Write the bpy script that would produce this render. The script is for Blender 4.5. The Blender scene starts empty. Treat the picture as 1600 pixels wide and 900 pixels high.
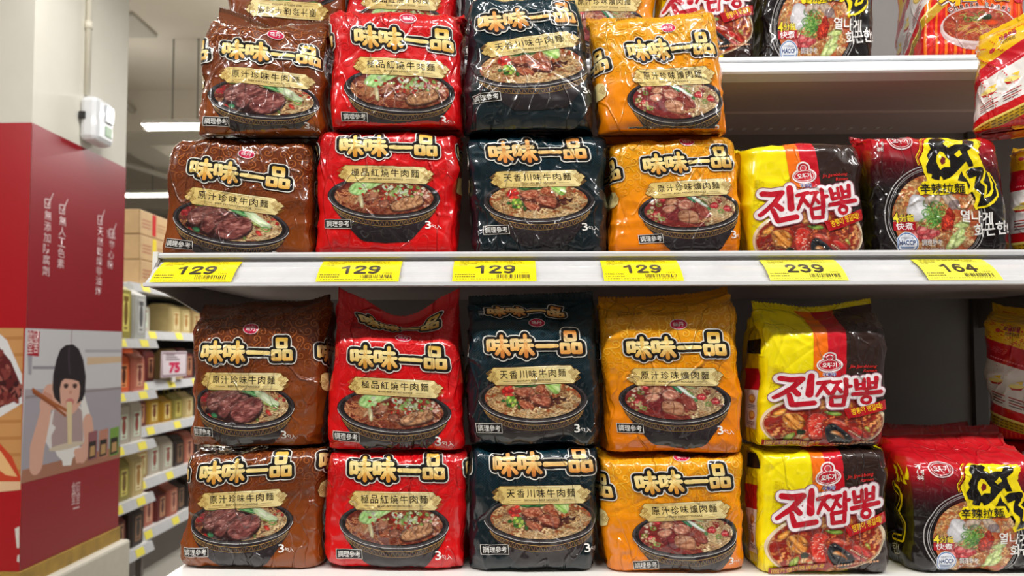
import bpy, bmesh, math, random
import numpy as np
from mathutils import Vector, Matrix
from mathutils.geometry import tessellate_polygon

scene = bpy.context.scene
COL = scene.collection

# ------------------------------------------------------------------ camera
CH = 1.25                       # camera height above the floor
FPX = 1150.0                    # focal length in pixels of a 1600 px wide frame
CX, CY = 755.0, 496.0           # principal point
PITCH, YAW = math.radians(2.6), math.radians(1.6)
cam_d = bpy.data.cameras.new('camera')
cam = bpy.data.objects.new('camera', cam_d)
COL.objects.link(cam)
scene.camera = cam
cam.location = (0, 0, CH)
cam.rotation_euler = (math.pi / 2 + PITCH, 0, YAW)
cam_d.sensor_width = 36
cam_d.lens = FPX / 1600 * 36
cam_d.shift_x = (800 - CX) / 1600
cam_d.shift_y = (CY - 450) / 1600
cam_d.clip_start = 0.02
cam_d.dof.use_dof = True
cam_d.dof.focus_distance = 1.0
cam_d.dof.aperture_fstop = 6.0
CR = np.array(cam.rotation_euler.to_matrix())


def ray(px, py):
    return CR @ np.array([(px - CX) / FPX, -(py - CY) / FPX, -1.0])


def on_y(px, py, y):            # the point a pixel shows on the plane y = const
    d = ray(px, py)
    t = y / d[1]
    return d[0] * t, CH + d[2] * t


def on_x(px, py, x):
    d = ray(px, py)
    t = x / d[0]
    return d[1] * t, CH + d[2] * t


def on_z(px, py, z):
    d = ray(px, py)
    t = (z - CH) / d[2]
    return d[0] * t, d[1] * t


# ------------------------------------------------------------------ light
world = bpy.data.worlds.new('world')
scene.world = world
world.use_nodes = True
bg = world.node_tree.nodes['Background']
bg.inputs[0].default_value = (1.0, 0.98, 0.95, 1)
bg.inputs[1].default_value = 0.20
scene.view_settings.view_transform = 'Standard'
scene.view_settings.look = 'None'
scene.view_settings.exposure = -0.1
scene.view_settings.gamma = 1.0
scene.view_settings.use_curve_mapping = False
LAMP_Z = CH + 1.75


def area(name, loc, sx, sy, power, col=(1, 0.985, 0.95), rot=(0, 0, 0)):
    l = bpy.data.lights.new(name, 'AREA')
    l.shape = 'RECTANGLE'
    l.size, l.size_y = sx, sy
    l.energy = power
    l.color = col
    o = bpy.data.objects.new(name, l)
    o.location = loc
    o.rotation_euler = rot
    COL.objects.link(o)
    return o


# hanging fluorescent tubes of this aisle and of the hall (only the aisle and in-view hall housings are built)
AISLE_LAMPS = [(-0.75, 0.05), (0.75, 0.05), (-2.6, 0.05), (2.6, 0.05)]
for lx, ly in AISLE_LAMPS:
    area('aisle_lamp_light', (lx, ly, LAMP_Z - 0.03), 1.2, 0.08, 33 if abs(lx) < 1 else 62)
HALL_LAMPS_AND_FILLS = [(-2.6, 6.0), (-2.75, 9.0), (-3.3, 3.4), (-0.95, 5.2), (-0.75, 2.3)]  # last two are unseen fill lights, added for far floor and pillar side
for lx, ly in HALL_LAMPS_AND_FILLS:
    area('hall_lamp_and_fill', (lx, ly, LAMP_Z - 0.03), 1.4, 0.10, 44 if lx < -2 else (95 if ly > 4 else 26))
    if ly > 3:
        area('ceiling_fill_light', (lx, ly, LAMP_Z + 0.12), 1.4, 0.10, 16, rot=(math.pi, 0, 0))  # added upward fill that brightens the ceiling, not a fixture


# ------------------------------------------------------------------ materials
def lin(c):
    c = np.asarray(c, dtype=float)
    c = c / 255.0
    return np.where(c <= 0.04045, c / 12.92, ((c + 0.055) / 1.055) ** 2.4)


MATS = {}


def mat(name, col, rough=0.5, metal=0.0, bump=0.0, bscale=60.0, vary=0.0, coat=0.0, emit=0.0, spec=0.5):
    if name in MATS:
        return MATS[name]
    m = bpy.data.materials.new(name)
    m.use_nodes = True
    nt = m.node_tree
    b = nt.nodes['Principled BSDF']
    c = tuple(lin(col)) + (1,)
    b.inputs['Base Color'].default_value = c
    b.inputs['Roughness'].default_value = rough
    b.inputs['Metallic'].default_value = metal
    b.inputs['Specular IOR Level'].default_value = spec
    b.inputs['Coat Weight'].default_value = coat
    b.inputs['Coat Roughness'].default_value = 0.06
    if emit:
        b.inputs['Emission Color'].default_value = c
        b.inputs['Emission Strength'].default_value = emit
    if bump or vary:
        tc = nt.nodes.new('ShaderNodeTexCoord')
        n = nt.nodes.new('ShaderNodeTexNoise')
        n.inputs['Scale'].default_value = bscale
        n.inputs['Detail'].default_value = 4
        nt.links.new(tc.outputs['Object'], n.inputs['Vector'])
        if bump:
            bp = nt.nodes.new('ShaderNodeBump')
            bp.inputs['Strength'].default_value = bump
            bp.inputs['Distance'].default_value = 0.004
            nt.links.new(n.outputs['Fac'], bp.inputs['Height'])
            nt.links.new(bp.outputs['Normal'], b.inputs['Normal'])
        if vary:
            r = nt.nodes.new('ShaderNodeValToRGB')
            r.color_ramp.elements[0].position = 0.3
            r.color_ramp.elements[1].position = 0.7
            r.color_ramp.elements[0].color = tuple(x * (1 - vary) for x in c[:3]) + (1,)
            r.color_ramp.elements[1].color = tuple(min(1, x * (1 + vary)) for x in c[:3]) + (1,)
            nt.links.new(n.outputs['Fac'], r.inputs['Fac'])
            nt.links.new(r.outputs['Color'], b.inputs['Base Color'])
    MATS[name] = m
    return m


def print_mat(name, rough=0.25, coat=0.0, spec=0.5, crough=0.05):
    """Printed surface: the ink colour is a colour attribute of the mesh."""
    m = bpy.data.materials.new(name)
    m.use_nodes = True
    nt = m.node_tree
    b = nt.nodes['Principled BSDF']
    a = nt.nodes.new('ShaderNodeVertexColor')
    a.layer_name = 'ink'
    nt.links.new(a.outputs['Color'], b.inputs['Base Color'])
    b.inputs['Roughness'].default_value = rough
    b.inputs['Specular IOR Level'].default_value = spec
    b.inputs['Coat Weight'].default_value = coat
    b.inputs['Coat Roughness'].default_value = crough
    return m


M_FILM = print_mat('printed_glossy_film', 0.34, 1.0, 0.2, 0.04)


def crinkle(m):
    """Fine straight creases of thin plastic film, only in patches."""
    nt = m.node_tree
    b = nt.nodes['Principled BSDF']
    tc = nt.nodes.new('ShaderNodeTexCoord')
    prev = None
    for scale, width, lo, dist, seed, rot in ((10.0, .014, .46, .0017, 0.0, .7), (17.0, .020, .47, .0014, 3.7, -.9), (30.0, .030, .51, .0009, 8.1, .2)):
        mp = nt.nodes.new('ShaderNodeMapping')
        mp.inputs['Location'].default_value = (seed, seed * 1.7, seed * .6)
        mp.inputs['Rotation'].default_value = (0, rot, 0)
        mp.inputs['Scale'].default_value = (1.5, 1.0, .62)
        nt.links.new(tc.outputs['Object'], mp.inputs['Vector'])
        nz = nt.nodes.new('ShaderNodeTexNoise')
        nz.inputs['Scale'].default_value = 11.0
        nz.inputs['Detail'].default_value = 1.0
        nt.links.new(mp.outputs['Vector'], nz.inputs['Vector'])
        vo = nt.nodes.new('ShaderNodeTexNoise')
        vo.inputs['Scale'].default_value = scale
        vo.inputs['Detail'].default_value = 1.6
        vo.inputs['Roughness'].default_value = .4
        nt.links.new(mp.outputs['Vector'], vo.inputs['Vector'])
        sb = nt.nodes.new('ShaderNodeMath')
        sb.operation = 'SUBTRACT'
        sb.inputs[1].default_value = .5
        nt.links.new(vo.outputs['Fac'], sb.inputs[0])
        ab = nt.nodes.new('ShaderNodeMath')
        ab.operation = 'ABSOLUTE'
        nt.links.new(sb.outputs['Value'], ab.inputs[0])
        r = nt.nodes.new('ShaderNodeMapRange')
        r.interpolation_type = 'SMOOTHSTEP'
        r.inputs['From Min'].default_value = 0.0
        r.inputs['From Max'].default_value = width
        r.inputs['To Min'].default_value = 1.0
        r.inputs['To Max'].default_value = 0.0
        nt.links.new(ab.outputs['Value'], r.inputs['Value'])
        k = nt.nodes.new('ShaderNodeMapRange')
        k.inputs['From Min'].default_value = lo
        k.inputs['From Max'].default_value = lo + .10
        nt.links.new(nz.outputs['Fac'], k.inputs['Value'])
        mu = nt.nodes.new('ShaderNodeMath')
        mu.operation = 'MULTIPLY'
        nt.links.new(r.outputs['Result'], mu.inputs[0])
        nt.links.new(k.outputs['Result'], mu.inputs[1])
        bp = nt.nodes.new('ShaderNodeBump')
        bp.inputs['Strength'].default_value = 1.0
        bp.inputs['Distance'].default_value = dist
        nt.links.new(mu.outputs['Value'], bp.inputs['Height'])
        if prev is not None:
            nt.links.new(prev.outputs['Normal'], bp.inputs['Normal'])
        prev = bp
    nt.links.new(prev.outputs['Normal'], b.inputs['Normal'])
    nt.links.new(prev.outputs['Normal'], b.inputs['Coat Normal'])


crinkle(M_FILM)
M_POSTER = print_mat('printed_poster', 0.38, 0.15, 0.4, 0.25)
M_CARD = print_mat('printed_price_card', 0.35, 0.5, 0.5, 0.12)
M_GOODS = print_mat('printed_carton', 0.45, 0.1)


# ------------------------------------------------------------------ object helpers
def tag(o, label=None, cat=None, group=None, kind=None):
    if label:
        o['label'] = label
    if cat:
        o['category'] = cat
    if group:
        o['group'] = group
    if kind:
        o['kind'] = kind
    return o


def empty(name, loc=(0, 0, 0)):
    o = bpy.data.objects.new(name, None)
    o.empty_display_size = 0.05
    o.location = loc
    COL.objects.link(o)
    return o


def link(name, me, m=None, parent=None, smooth=False):
    o = bpy.data.objects.new(name, me)
    COL.objects.link(o)
    if m is not None:
        for x in (m if isinstance(m, (list, tuple)) else [m]):
            me.materials.append(x)
    if smooth:
        me.polygons.foreach_set('use_smooth', np.ones(len(me.polygons), dtype=bool))
    if parent is not None:
        o.parent = parent
        o.matrix_parent_inverse = Matrix.Translation(-Vector(parent.location))
    return o


def bm_obj(name, bm, m, parent=None, smooth=False):
    bmesh.ops.recalc_face_normals(bm, faces=bm.faces)
    me = bpy.data.meshes.new(name)
    bm.to_mesh(me)
    bm.free()
    return link(name, me, m, parent, smooth)


def add_box(bm, x0, x1, y0, y1, z0, z1, bevel=0.0, seg=2):
    v = [bm.verts.new(p) for p in ((x0, y0, z0), (x1, y0, z0), (x1, y1, z0), (x0, y1, z0),
                                   (x0, y0, z1), (x1, y0, z1), (x1, y1, z1), (x0, y1, z1))]
    f = [bm.faces.new([v[i] for i in q]) for q in
         ((3, 2, 1, 0), (4, 5, 6, 7), (0, 1, 5, 4), (1, 2, 6, 5), (2, 3, 7, 6), (3, 0, 4, 7))]
    if bevel:
        ed = {e for q in f for e in q.edges}
        bmesh.ops.bevel(bm, geom=list(ed), offset=bevel, segments=seg, profile=0.5, affect='EDGES')


def box(name, x0, x1, y0, y1, z0, z1, m, parent=None, bevel=0.0):
    bm = bmesh.new()
    add_box(bm, x0, x1, y0, y1, z0, z1, bevel)
    return bm_obj(name, bm, m, parent)


def add_prism(bm, pts, axis, lo, hi):
    """Extrude a 2D outline along an axis: 'x' takes (y, z), 'y' takes (x, z), 'z' takes (x, y)."""
    def P(p, t):
        return {'x': (t, p[0], p[1]), 'y': (p[0], t, p[1]), 'z': (p[0], p[1], t)}[axis]
    a = [bm.verts.new(P(p, lo)) for p in pts]
    b = [bm.verts.new(P(p, hi)) for p in pts]
    n = len(pts)
    bm.faces.new(a)
    bm.faces.new(b[::-1])
    for i in range(n):
        bm.faces.new((a[i], b[i], b[(i + 1) % n], a[(i + 1) % n]))


def prism(name, pts, axis, lo, hi, m, parent=None):
    bm = bmesh.new()
    add_prism(bm, pts, axis, lo, hi)
    return bm_obj(name, bm, m, parent)


def add_tube(bm, pts, r, seg=10, cap=True):
    pts = [Vector(p) for p in pts]
    rings = []
    for i, p in enumerate(pts):
        d = (pts[min(i + 1, len(pts) - 1)] - pts[max(i - 1, 0)]).normalized()
        u = d.cross(Vector((0, 0, 1)))
        if u.length < 1e-3:
            u = d.cross(Vector((1, 0, 0)))
        u.normalize()
        w = d.cross(u)
        rings.append([bm.verts.new(p + r * (math.cos(2 * math.pi * k / seg) * u + math.sin(2 * math.pi * k / seg) * w)) for k in range(seg)])
    for a, b in zip(rings[:-1], rings[1:]):
        for k in range(seg):
            bm.faces.new((a[k], a[(k + 1) % seg], b[(k + 1) % seg], b[k]))
    if cap:
        bm.faces.new(rings[0])
        bm.faces.new(rings[-1][::-1])


def tube(name, pts, r, m, parent=None, seg=10):
    bm = bmesh.new()
    add_tube(bm, pts, r, seg)
    return bm_obj(name, bm, m, parent, True)


def arrays_mesh(name, V, F, colors=None, normals=None, quads=False):
    """Mesh from numpy arrays: vertices, triangles or quads, vertex ink colours, vertex normals."""
    me = bpy.data.meshes.new(name)
    n, k = len(F), F.shape[1]
    me.vertices.add(len(V))
    me.vertices.foreach_set('co', np.ascontiguousarray(V, dtype=np.float32).ravel())
    me.loops.add(n * k)
    me.loops.foreach_set('vertex_index', np.ascontiguousarray(F, dtype=np.int32).ravel())
    me.polygons.add(n)
    me.polygons.foreach_set('loop_start', np.arange(0, n * k, k, dtype=np.int32))
    me.update(calc_edges=True)
    me.polygons.foreach_set('use_smooth', np.ones(n, dtype=bool))
    if colors is not None:
        ca = me.color_attributes.new('ink', 'FLOAT_COLOR', 'POINT')
        c4 = np.ones((len(V), 4), dtype=np.float32)
        c4[:, :3] = colors
        ca.data.foreach_set('color', c4.ravel())
    if normals is not None:
        me.normals_split_custom_set_from_vertices(np.ascontiguousarray(normals, dtype=np.float32))
    return me
# ------------------------------------------------------------------ flat print: outlines, strokes, lettering
GLYPHS = {}
_tc = bpy.data.curves.new('type', 'FONT')
_to = bpy.data.objects.new('type', _tc)
COL.objects.link(_to)


def glyphs(s, bold=0.0, res=2):
    """Triangles of a line of lettering, set in Blender's built-in face (it falls back to its CJK face)."""
    key = (s, bold, res)
    if key not in GLYPHS:
        _tc.body = s
        _tc.resolution_u = res
        _tc.offset = bold
        dg = bpy.context.evaluated_depsgraph_get()
        dg.update()
        me = bpy.data.meshes.new_from_object(_to.evaluated_get(dg))
        me.calc_loop_triangles()
        V = np.empty(len(me.vertices) * 3)
        me.vertices.foreach_get('co', V)
        T = np.empty(len(me.loop_triangles) * 3, dtype=np.int32)
        me.loop_triangles.foreach_get('vertices', T)
        GLYPHS[key] = (V.reshape(-1, 3)[:, :2].copy(), T.reshape(-1, 3).copy())
        bpy.data.meshes.remove(me)
    return GLYPHS[key]


def refine(V, T, C, L, h):
    for _ in range(7):
        E = np.stack([T[:, [0, 1]], T[:, [1, 2]], T[:, [2, 0]]], 1).reshape(-1, 2)
        Es = np.sort(E, 1)
        key = Es[:, 0].astype(np.int64) * len(V) + Es[:, 1]
        uk, first, inv = np.unique(key, return_index=True, return_inverse=True)
        ue = Es[first]
        ln = np.linalg.norm(V[ue[:, 0]] - V[ue[:, 1]], axis=1)
        sp = ln > h
        if not sp.any():
            break
        idx = np.full(len(uk), -1, dtype=np.int64)
        idx[sp] = len(V) + np.arange(sp.sum())
        a, b = ue[sp, 0], ue[sp, 1]
        V = np.vstack([V, (V[a] + V[b]) / 2])
        C = np.vstack([C, (C[a] + C[b]) / 2])
        L = np.concatenate([L, (L[a] + L[b]) / 2])
        M = idx[inv].reshape(-1, 3)
        m = M >= 0
        cnt = m.sum(1)
        out = [T[cnt == 0]]
        t3, m3 = T[cnt == 3], M[cnt == 3]
        if len(t3):
            out += [np.stack([t3[:, 0], m3[:, 0], m3[:, 2]], 1), np.stack([t3[:, 1], m3[:, 1], m3[:, 0]], 1),
                    np.stack([t3[:, 2], m3[:, 2], m3[:, 1]], 1), m3]
        for k in range(3):
            r = [k, (k + 1) % 3, (k + 2) % 3]
            s1 = (cnt == 1) & m[:, k]
            t, q = T[s1][:, r], M[s1][:, r]
            if len(t):
                out += [np.stack([t[:, 0], q[:, 0], t[:, 2]], 1), np.stack([q[:, 0], t[:, 1], t[:, 2]], 1)]
            s2 = (cnt == 2) & ~m[:, (k + 2) % 3]
            t, q = T[s2][:, r], M[s2][:, r]
            if len(t):
                out += [np.stack([q[:, 0], t[:, 1], q[:, 1]], 1), np.stack([t[:, 0], q[:, 0], q[:, 1]], 1),
                        np.stack([t[:, 0], q[:, 1], t[:, 2]], 1)]
        T = np.vstack(out)
    return V, T, C, L


class Ink:
    """Collects flat printed shapes; shapes on a higher layer lie on top."""

    def __init__(self):
        self.V, self.T, self.C, self.L, self.n, self.k = [], [], [], [], 0, 0

    def add(self, V, T, col, layer):
        V = np.asarray(V, dtype=float).reshape(-1, 2)
        T = np.asarray(T, dtype=np.int64).reshape(-1, 3)
        c = col(V) if callable(col) else np.tile(np.asarray(col, dtype=float), (len(V), 1))
        self.k += 1
        self.V.append(V)
        self.T.append(T + self.n)
        self.C.append(lin(c))
        self.L.append(np.full(len(V), layer + 0.012 * (self.k % 60)))
        self.n += len(V)

    def poly(self, pts, col, layer):
        pts = [tuple(p) for p in pts]
        T = tessellate_polygon([[Vector((p[0], p[1], 0)) for p in pts]])
        self.add(pts, T, col, layer)

    def rect(self, x0, y0, x1, y1, col, layer):
        self.poly([(x0, y0), (x1, y0), (x1, y1), (x0, y1)], col, layer)

    def ell(self, cx, cy, rx, ry, col, layer, n=40, rot=0.0):
        t = np.linspace(0, 2 * math.pi, n, endpoint=False)
        x, y = rx * np.cos(t), ry * np.sin(t)
        V = np.stack([cx + x * math.cos(rot) - y * math.sin(rot), cy + x * math.sin(rot) + y * math.cos(rot)], 1)
        V = np.vstack([[cx, cy], V])
        T = [(0, 1 + i, 1 + (i + 1) % n) for i in range(n)]
        self.add(V, T, col, layer)

    def ring(self, cx, cy, rx, ry, w, col, layer, n=48, t0=0.0, t1=2 * math.pi):
        t = np.linspace(t0, t1, n + 1)
        a = np.stack([cx + (rx - w / 2) * np.cos(t), cy + (ry - w / 2) * np.sin(t)], 1)
        b = np.stack([cx + (rx + w / 2) * np.cos(t), cy + (ry + w / 2) * np.sin(t)], 1)
        V = np.vstack([a, b])
        m = n + 1
        T = []
        for i in range(n):
            T += [(i, i + 1, m + i + 1), (i, m + i + 1, m + i)]
        self.add(V, T, col, layer)

    def ribbon(self, pts, w, col, layer):
        """Thin line without caps; w may be a list."""
        P = np.asarray(pts, dtype=float)
        d = np.gradient(P, axis=0)
        d /= np.maximum(np.linalg.norm(d, axis=1, keepdims=True), 1e-9)
        nrm = np.stack([-d[:, 1], d[:, 0]], 1) * (np.asarray(w, dtype=float) * 0.5).reshape(-1, 1)
        V = np.vstack([P - nrm, P + nrm])
        m = len(P)
        T = []
        for i in range(m - 1):
            T += [(i, i + 1, m + i + 1), (i, m + i + 1, m + i)]
        self.add(V, T, col, layer)

    def stroke(self, pts, w, col, layer, n=10):
        """Round brush stroke through the points; w is one width or one per point."""
        P = [np.array(p, dtype=float) for p in pts]
        ws = [w] * len(P) if np.isscalar(w) else list(w)
        for i in range(len(P) - 1):
            d = P[i + 1] - P[i]
            l = math.hypot(*d)
            if l < 1e-9:
                continue
            a0 = math.atan2(d[1], d[0])
            r0, r1 = ws[i] / 2, ws[i + 1] / 2
            V = [P[i] + r0 * np.array([math.cos(a0 + math.pi / 2 + math.pi * k / n), math.sin(a0 + math.pi / 2 + math.pi * k / n)]) for k in range(n + 1)]
            V += [P[i + 1] + r1 * np.array([math.cos(a0 - math.pi / 2 + math.pi * k / n), math.sin(a0 - math.pi / 2 + math.pi * k / n)]) for k in range(n + 1)]
            T = [(0, j, j + 1) for j in range(1, len(V) - 1)]
            self.add(V, T, col, layer)

    def text(self, s, cx, cy, w, col, layer, h=None, bold=0.0, rot=0.0, shear=0.0, res=2, left=False):
        V, T = glyphs(s, bold, res)
        if not len(V):
            return
        lo, hi = V.min(0), V.max(0)
        sx = w / max(hi[0] - lo[0], 1e-6)
        sy = sx if h is None else h / max(hi[1] - lo[1], 1e-6)
        Q = (V - (lo + hi) / 2) * (sx, sy)
        Q[:, 0] += shear * Q[:, 1]
        if left:
            Q[:, 0] += w / 2
        c, si = math.cos(rot), math.sin(rot)
        Q = np.stack([cx + Q[:, 0] * c - Q[:, 1] * si, cy + Q[:, 0] * si + Q[:, 1] * c], 1)
        self.add(Q, T, col, layer)

    def data(self):
        return np.vstack(self.V), np.vstack(self.T), np.vstack(self.C), np.concatenate(self.L)

    def flat(self, name, fn, m, parent=None, step=5e-5, base=3e-4, h=None, normal=None):
        """Lay the print on a flat surface: fn(V, height) gives the 3D points."""
        V, T, C, L = self.data()
        if h:
            V, T, C, L = refine(V, T, C, L, h)
        me = arrays_mesh(name, fn(V, base + step * L), T, C)
        return link(name, me, m, parent)


_to.hide_render = True
# ------------------------------------------------------------------ the food photographs printed on the packs
def vnoise(w, h, cell, rng):
    gw, gh = int(w / cell) + 3, int(h / cell) + 3
    g = rng.random((gh, gw))
    x, y = np.arange(w) / cell, np.arange(h) / cell
    xi, yi = x.astype(int), y.astype(int)
    fx, fy = x - xi, y - yi
    fx, fy = fx * fx * (3 - 2 * fx), fy * fy * (3 - 2 * fy)
    a = g[np.ix_(yi, xi)] * (1 - fx) + g[np.ix_(yi, xi + 1)] * fx
    b = g[np.ix_(yi + 1, xi)] * (1 - fx) + g[np.ix_(yi + 1, xi + 1)] * fx
    return a * (1 - fy)[:, None] + b * fy[:, None]


class Art:
    """A small picture over [-1, 1] x [-1, 1] (x right, y up)."""

    def __init__(self, aspect, seed, base, base2, W=340):
        self.W, self.H = W, int(W * aspect)
        self.rng = np.random.default_rng(seed)
        n = (vnoise(self.W, self.H, 14, self.rng) * .6 + vnoise(self.W, self.H, 5, self.rng) * .4)[..., None]
        self.A = np.array(base, float) * (1 - n) + np.array(base2, float) * n

    def px(self, x, y):
        return (x + 1) / 2 * self.W, (1 - y) / 2 * self.H

    def win(self, x0, x1, y0, y1):
        x0, x1 = max(0, int(x0)), min(self.W, int(x1) + 2)
        y0, y1 = max(0, int(y0)), min(self.H, int(y1) + 2)
        if x1 <= x0 or y1 <= y0:
            return None
        Y, X = np.mgrid[y0:y1, x0:x1]
        return slice(y0, y1), slice(x0, x1), X + .5, Y + .5

    def mix(self, w, col, al):
        s = self.A[w[0], w[1]]
        s[...] = s * (1 - al[..., None]) + col * al[..., None]

    def line(self, pts, width, col, edge=.5):
        """Strand through points given in picture pixels."""
        P = np.asarray(pts, float)
        w = self.win(P[:, 0].min() - width, P[:, 0].max() + width, P[:, 1].min() - width, P[:, 1].max() + width)
        if w is None:
            return
        X, Y = w[2], w[3]
        d = np.full(X.shape, 1e9)
        for a, b in zip(P[:-1], P[1:]):
            v = b - a
            t = np.clip(((X - a[0]) * v[0] + (Y - a[1]) * v[1]) / max(v @ v, 1e-9), 0, 1)
            d = np.minimum(d, np.hypot(X - a[0] - t * v[0], Y - a[1] - t * v[1]))
        r = width / 2
        k = np.clip(d / r, 0, 1)[..., None]
        self.mix(w, np.array(col, float) * (1 - edge * k ** 2), np.clip(r + .5 - d, 0, 1))

    def blob(self, x, y, rx, ry, col, rot=0.0, edge=.35, tex=0.0, col2=None, power=2.0, stripe=0.0, wob=0.12):
        cx, cy = self.px(x, y)
        rx, ry = rx * self.W / 2, ry * self.W / 2
        R = max(rx, ry) * 1.4
        w = self.win(cx - R, cx + R, cy - R, cy + R)
        if w is None:
            return
        X, Y = w[2] - cx, -(w[3] - cy)
        u = (X * math.cos(rot) + Y * math.sin(rot)) / rx
        v = (-X * math.sin(rot) + Y * math.cos(rot)) / ry
        th = np.arctan2(v, u)
        ph = self.rng.random(4) * 6.28
        wb = 1 + wob * (np.sin(3 * th + ph[0]) * .5 + np.sin(5 * th + ph[1]) * .35 + np.sin(2 * th + ph[2]) * .3)
        d = (np.abs(u) ** power + np.abs(v) ** power) ** (1 / power) / wb
        n = vnoise(X.shape[1], X.shape[0], 4.5, self.rng)
        c = np.array(col, float)
        shade = 1 - edge * np.clip(d, 0, 1) ** 3 + tex * (n - .5) * 2
        if stripe:
            shade = shade + stripe * np.sin(v * 11 + n * 5)
        cc = c * shade[..., None]
        if col2 is not None:
            k = np.clip(n * 1.6 - .3, 0, 1)[..., None]
            cc = cc * (1 - k) + np.array(col2, float) * shade[..., None] * k
        self.mix(w, cc, np.clip((1 - d) * min(rx, ry) + .5, 0, 1))

    def slab(self, pts, c0, c1, c2, ang=0.0, cell=(16, 5), edge=.45, rim=None, warp=5.0, sharp=1.6):
        """Filled outline with a marbled grain along ang: dark c0, middle c1, light c2."""
        P = np.array([self.px(*p) for p in pts])
        # rounded outline
        for _ in range(2):
            Q = np.roll(P, -1, 0)
            P = np.stack([P * .75 + Q * .25, P * .25 + Q * .75], 1).reshape(-1, 2)
        w = self.win(P[:, 0].min() - 2, P[:, 0].max() + 2, P[:, 1].min() - 2, P[:, 1].max() + 2)
        if w is None:
            return
        X, Y = w[2], w[3]
        ins = np.zeros(X.shape, bool)
        d = np.full(X.shape, 1e9)
        for a, b in zip(P, np.roll(P, -1, 0)):
            v = b - a
            t = np.clip(((X - a[0]) * v[0] + (Y - a[1]) * v[1]) / max(v @ v, 1e-9), 0, 1)
            d = np.minimum(d, np.hypot(X - a[0] - t * v[0], Y - a[1] - t * v[1]))
            c = ((a[1] > Y) != (b[1] > Y))
            with np.errstate(divide='ignore', invalid='ignore'):
                ins ^= c & (X < (b[0] - a[0]) * (Y - a[1]) / (b[1] - a[1]) + a[0])
        sd = np.where(ins, d, -d)
        tab = self.rng.random((64, 64))

        def vn(u, v):
            ui, vi = np.floor(u).astype(int), np.floor(v).astype(int)
            fu, fv = u - ui, v - vi
            fu, fv = fu * fu * (3 - 2 * fu), fv * fv * (3 - 2 * fv)
            g = lambda i, j: tab[i % 64, j % 64]
            return (g(ui, vi) * (1 - fu) + g(ui + 1, vi) * fu) * (1 - fv) + (g(ui, vi + 1) * (1 - fu) + g(ui + 1, vi + 1) * fu) * fv
        ca, sa = math.cos(ang), -math.sin(ang)
        U, V = X * ca + Y * sa, -X * sa + Y * ca
        wob = (vn(X / 11 + 7, Y / 11) - .5) * warp
        n = vn(U / cell[0], (V + wob) / cell[1]) * .6 + vn(U / cell[0] * 2.3 + 9, (V + wob) / cell[1] * 2.1) * .4
        n = np.clip((n - .5) * sharp + .5, 0, 1)[..., None]
        c0, c1, c2 = (np.array(c, float) for c in (c0, c1, c2))
        cc = np.where(n < .5, c0 + (c1 - c0) * n * 2, c1 + (c2 - c1) * (n * 2 - 1))
        k = np.clip(sd / 6, 0, 1)[..., None]
        cc = cc * (1 - edge * (1 - k))
        if rim is not None:
            m = (np.exp(-((sd - 2.2) / 1.1) ** 2) * np.clip((P[:, 1].mean() - Y) / 12 + .6, 0, 1))[..., None] * .6
            cc = cc * (1 - m) + np.array(rim, float) * m
        self.mix(w, cc, np.clip(sd + .5, 0, 1))

    def glints(self, n, cx, cy, sx, sy, col=(250, 230, 214), r=(.006, .016)):
        for _ in range(n):
            self.blob(self.rng.normal(cx, sx), self.rng.normal(cy, sy), self.rng.uniform(*r), self.rng.uniform(*r) * .7, col, self.rng.uniform(0, 3), .1)

    def noodles(self, n, where, cols, width=4.2, amp=3.0, wl=11.0, length=(24, 60)):
        for _ in range(n):
            for _t in range(40):
                x, y = self.rng.uniform(-1, 1, 2)
                if where(x, y):
                    break
            else:
                continue
            px, py = self.px(x, y)
            a = self.rng.uniform(0, math.pi)
            l = self.rng.uniform(*length)
            bend = self.rng.uniform(-.02, .02)
            t = np.linspace(0, l, int(l / 2.5) + 2)
            ang = a + bend * t
            bx, by = np.cumsum(np.cos(ang)) * 2.5, np.cumsum(np.sin(ang)) * 2.5 * .8
            o = amp * np.sin(t / wl * 6.28 + self.rng.uniform(0, 6))
            pts = np.stack([px + bx - o * np.sin(ang), py + by + o * np.cos(ang)], 1)
            c = np.array(cols[self.rng.integers(len(cols))], float) * self.rng.uniform(.85, 1.1)
            self.line(pts, width, c, .55)

    def bits(self, n, cx, cy, sx, sy, cols, r=(.015, .03), edge=.3):
        for _ in range(n):
            x, y = self.rng.normal(cx, sx), self.rng.normal(cy, sy)
            q = self.rng.uniform(*r)
            self.blob(x, y, q, q * self.rng.uniform(.6, 1), cols[self.rng.integers(len(cols))], self.rng.uniform(0, 3), edge, .1)

    def curl(self, x, y, r, col, width=3.0, turns=.8):
        cx, cy = self.px(x, y)
        a0 = self.rng.uniform(0, 6.28)
        t = np.linspace(0, turns * 6.28, 14)
        self.line(np.stack([cx + r * np.cos(a0 + t), cy + r * .75 * np.sin(a0 + t)], 1), width, col, .4)

    def sample(self, x, y):
        px, py = (x + 1) / 2 * self.W - .5, (1 - y) / 2 * self.H - .5
        px, py = np.clip(px, 0, self.W - 1.001), np.clip(py, 0, self.H - 1.001)
        xi, yi = px.astype(int), py.astype(int)
        fx, fy = (px - xi)[:, None], (py - yi)[:, None]
        A = self.A
        return np.clip((A[yi, xi] * (1 - fx) + A[yi, xi + 1] * fx) * (1 - fy) + (A[yi + 1, xi] * (1 - fx) + A[yi + 1, xi + 1] * fx) * fy, 0, 255)


def everywhere(x, y):
    return x * x + y * y < 1.05


def frame(cx, cy, rx, ry):
    return lambda *pts: [((x - cx) / rx, (cy - y) / ry) for x, y in pts]


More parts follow.
